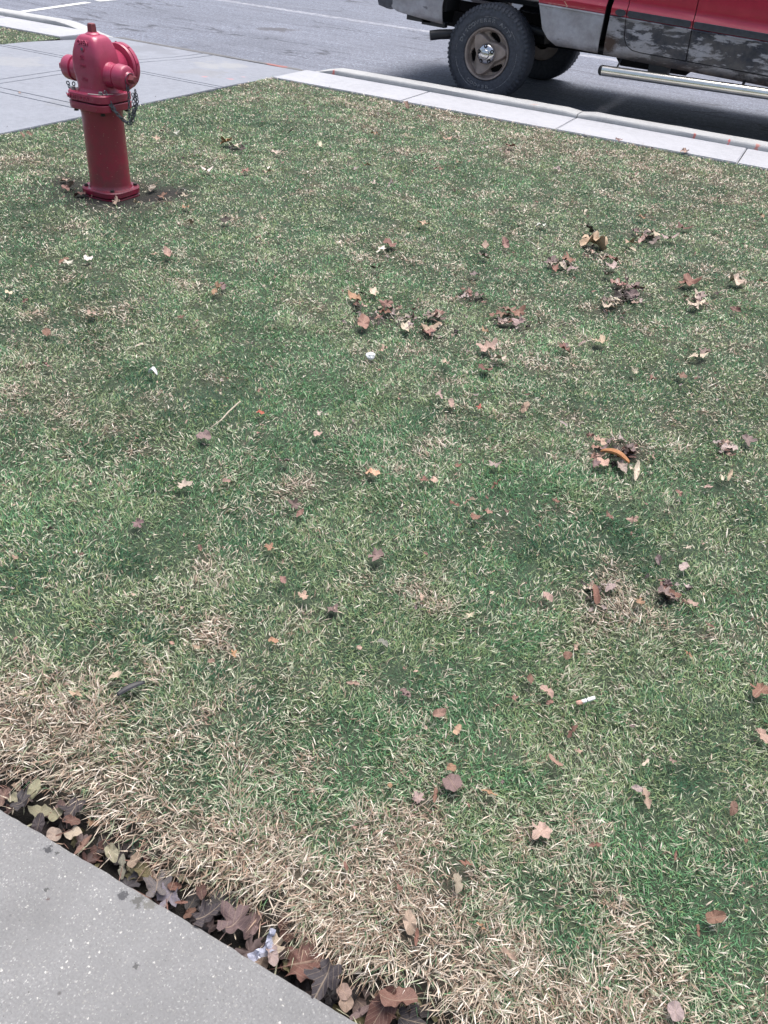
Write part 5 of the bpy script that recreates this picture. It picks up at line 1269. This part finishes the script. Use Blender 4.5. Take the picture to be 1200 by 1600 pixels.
# wheels ---------------------------------------------------------------
WR = .400
def make_wheel(cx, cy, side, detail=True):
    """side -1: outer face looks towards -y"""
    def P(r, th_, h): return Vector((r * cos(th_), side * h, r * sin(th_)))
    # rim: polar height field with three swirled lobes between three slots
    bm = bmesh.new(); NR, NTt = 34, 150; rows = []
    def lobe(th_):
        u = ((th_ - radians(128)) % (2 * pi / 3)) / (2 * pi / 3)      # 0 at the lobe tip, the plate falls away after it
        u2 = min(u, 1 - u) * 2
        return .205 - .105 * (sin(min(u / .62, 1) * pi / 2) if u < .62 else (1 - ((u - .62) / .38) ** 1.6) )
    for i in range(NR + 1):
        q = i / NR; r = .045 + (.196 - .045) * q; row = []
        for k_ in range(NTt):
            th_ = 2 * pi * k_ / NTt; Lr = lobe(th_)
            s_ = float(smoothstep(Lr - .006, Lr + .016, np.float64(r)))
            h = (-.012 + .030 * (r / .2)) * (1 - s_) + (-.042) * s_
            u = ((th_ - radians(70)) % (2 * pi / 3)); u = u if u < pi / 3 else u - 2 * pi / 3
            rr = r - (.148 + .05 * u * 0); e = (u / .36) ** 2 + ((r - .150 - .030 * u) / .021) ** 2
            if e < 1: h = -.11
            elif e < 1.35: h = h - .02
            rim_e = float(smoothstep(.180, .196, np.float64(r))); h = h * (1 - rim_e) + .0 * rim_e - .0
            row.append((bm.verts.new(P(r, th_, h)), e < 1))
        rows.append(row)
    for A, B in zip(rows, rows[1:]):
        for k_ in range(NTt):
            j = (k_ + 1) % NTt; f = bm.faces.new((A[k_][0], A[j][0], B[j][0], B[k_][0])); f.material_index = 1 if (A[k_][1] or A[j][1] or B[j][1] or B[k_][1]) else 0
    # lip
    lip = [(.196, .0), (.199, .010), (.206, .018), (.2135, .020), (.218, .014), (.218, 0), (.205, -.20), (.10, -.20)]
    R0 = [rows[-1][k_][0] for k_ in range(NTt)]
    for (r, h) in lip[1:]:
        R1 = [bm.verts.new(P(r, 2 * pi * k_ / NTt, h)) for k_ in range(NTt)]
        for k_ in range(NTt): bm.faces.new((R0[k_], R0[(k_ + 1) % NTt], R1[(k_ + 1) % NTt], R1[k_]))
        R0 = R1
    W_ = bmobj('wheel', bm, [M['rim'], M['hole_shade']], T, angle=60); W_.location = (cx, cy, .392)
    # tyre
    bm = bmesh.new(); prof_ = [(-.24, .21), (-.245, .26), (-.25, .33), (-.24, .375), (-.215, .395), (-.17, .402), (-.05, .402), (-.012, .396), (.012, .378), (.026, .345), (.030, .31), (.030, .300), (.027, .297), (.027, .290), (.024, .25), (.016, .228), (.004, .219), (-.02, .212)]
    n = 140; rings = []
    for k_ in range(n):
        th_ = 2 * pi * k_ / n; rings.append([Vector((r * cos(th_), side * h, max(r * sin(th_), -.390))) for h, r in prof_])
    R = [[bm.verts.new(p) for p in rg] for rg in rings]
    for k_ in range(n):
        A, B = R[k_], R[(k_ + 1) % n]
        for i in range(len(prof_) - 1): bm.faces.new((A[i], A[i + 1], B[i + 1], B[i]))
    bmobj('tyre', bm, M['tyre'], W_, angle=50)
    # tread blocks and shoulder lugs
    bm = bmesh.new()
    for k_ in range(64):
        th_ = 2 * pi * k_ / 64; c, s_ = cos(th_), sin(th_)
        if .405 * s_ < -.375: continue
        for (h0, h1, dt_) in ((-.20, -.14, 0), (-.125, -.085, .04), (-.07, -.012, 0)):
            vs = []
            for r in (.396, .4035):
                for (hh, tt) in ((h0, -.034), (h1, -.030), (h1, .030), (h0, .034)):
                    r2 = r - (.006 if hh > -.02 else 0); a_ = th_ + dt_ + tt * .9; vs.append(bm.verts.new((r2 * cos(a_), side * hh, r2 * sin(a_))))
            for f in ((0, 1, 2, 3), (7, 6, 5, 4), (0, 4, 5, 1), (1, 5, 6, 2), (2, 6, 7, 3), (3, 7, 4, 0)): bm.faces.new([vs[i] for i in f])
        # shoulder lug running down the sidewall
        vs = []; wd = .026 if k_ % 2 else .020; rl = .362 if k_ % 2 else .372
        for (r, h) in ((.402, -.010), (.392, .008), (.376, .0185), (rl, .0285)):
            for tt in (-wd, wd): a_ = th_ + tt; vs.append(((r + .001) * cos(a_), side * (h + .0025), (r + .001) * sin(a_)))
        VV = [bm.verts.new(v) for v in vs]
        for q in range(3): bm.faces.new((VV[2 * q], VV[2 * q + 1], VV[2 * q + 3], VV[2 * q + 2]))
    o_ = bmobj('tread', bm, M['tyre'], W_); md = o_.modifiers.new('t', 'SOLIDIFY'); md.thickness = .004
    # chrome centre cap with dark discs for the shade in five nut holes
    bm = bmesh.new(); lathe(bm, (0, 0, 0), (0, side, 0), [(-.02, .090), (.0, .089), (.020, .085), (.036, .072), (.046, .052), (.048, .042), (.062, .040), (.066, .034), (.067, .002)], 44, True, True)
    cap = bmobj('centre_cap', bm, M['chrome'], W_, angle=50)
    bm = bmesh.new(); ns = Vector((0, side, 0))
    for k_ in range(5):
        th_ = radians(95 - 72 * k_); rad_ = Vector((cos(th_), 0, sin(th_))); ax_ = (ns + rad_ * .55).normalized(); c = rad_ * .065 + ns * .0365
        lathe(bm, c, ax_, [(0, .018), (.0065, .018)], 20)
    bmobj('nut_hole_shade', bm, M['hole_shade'], W_)
    bm = bmesh.new()
    for k_ in range(5):
        th_ = radians(95 - 72 * k_); rad_ = Vector((cos(th_), 0, sin(th_))); ax_ = (ns + rad_ * .55).normalized(); c = rad_ * .065 + ns * .0365
        lathe(bm, c, ax_, [(.005, .0085), (.0105, .007)], 6)
    bmobj('wheel_nut', bm, M['chrome'], W_, angle=30)
    if detail:
        # raised outline lettering on the sidewall, worn white
        def arc_text(s, rmid, a0, step, size, flip=False):
            V = []
            for i, ch in enumerate(s):
                if ch == ' ': continue
                me = text_mesh(ch, size, outline=.0010); a_ = a0 - step * i if not flip else a0 + step * i
                up_ = (pi / 2 if not flip else -pi / 2)
                for v in me.vertices:
                    # letter x runs along the tangent, y along the radius; seen from outside
                    lx, ly = v.co.x * (1.35), v.co.y
                    if flip: lx, ly = -lx, -ly
                    r = rmid + ly; th_ = a_ - lx / rmid
                    V.append(None); v.co = Vector((r * cos(th_), side * (.0285 + .0015 * (v.co.z / .001) * .3), r * sin(th_)))
                me.materials.clear(); link('lettering', me, M['letters'], W_)
        arc_text('DISCOVERER A/T3', .272, radians(160), radians(8.6), .040)
        arc_text('COOPER', .272, radians(238), radians(8.6), .036, flip=True)
        bm = bmesh.new()
        for a0, a1 in ((-60, 8), (190, 247), (75, 100), (268, 292), (170, 180), (30, 44)):
            tube(bm, [(.3005 * cos(radians(t_)), side * .0302, .3005 * sin(radians(t_))) for t_ in np.linspace(a0, a1, 30)], .0012, 5)
        bmobj('white_line', bm, M['letters'], W_)
    return W_
make_wheel(0, -.965, -1); make_wheel(3.52, -.965, -1, False); make_wheel(0, .965, 1, False); make_wheel(3.52, .965, 1, False)
for o_ in T.children_recursive:
    if o_.name.startswith('lettering'): pass
SC.cycles.max_bounces = 6; SC.cycles.use_denoising = True
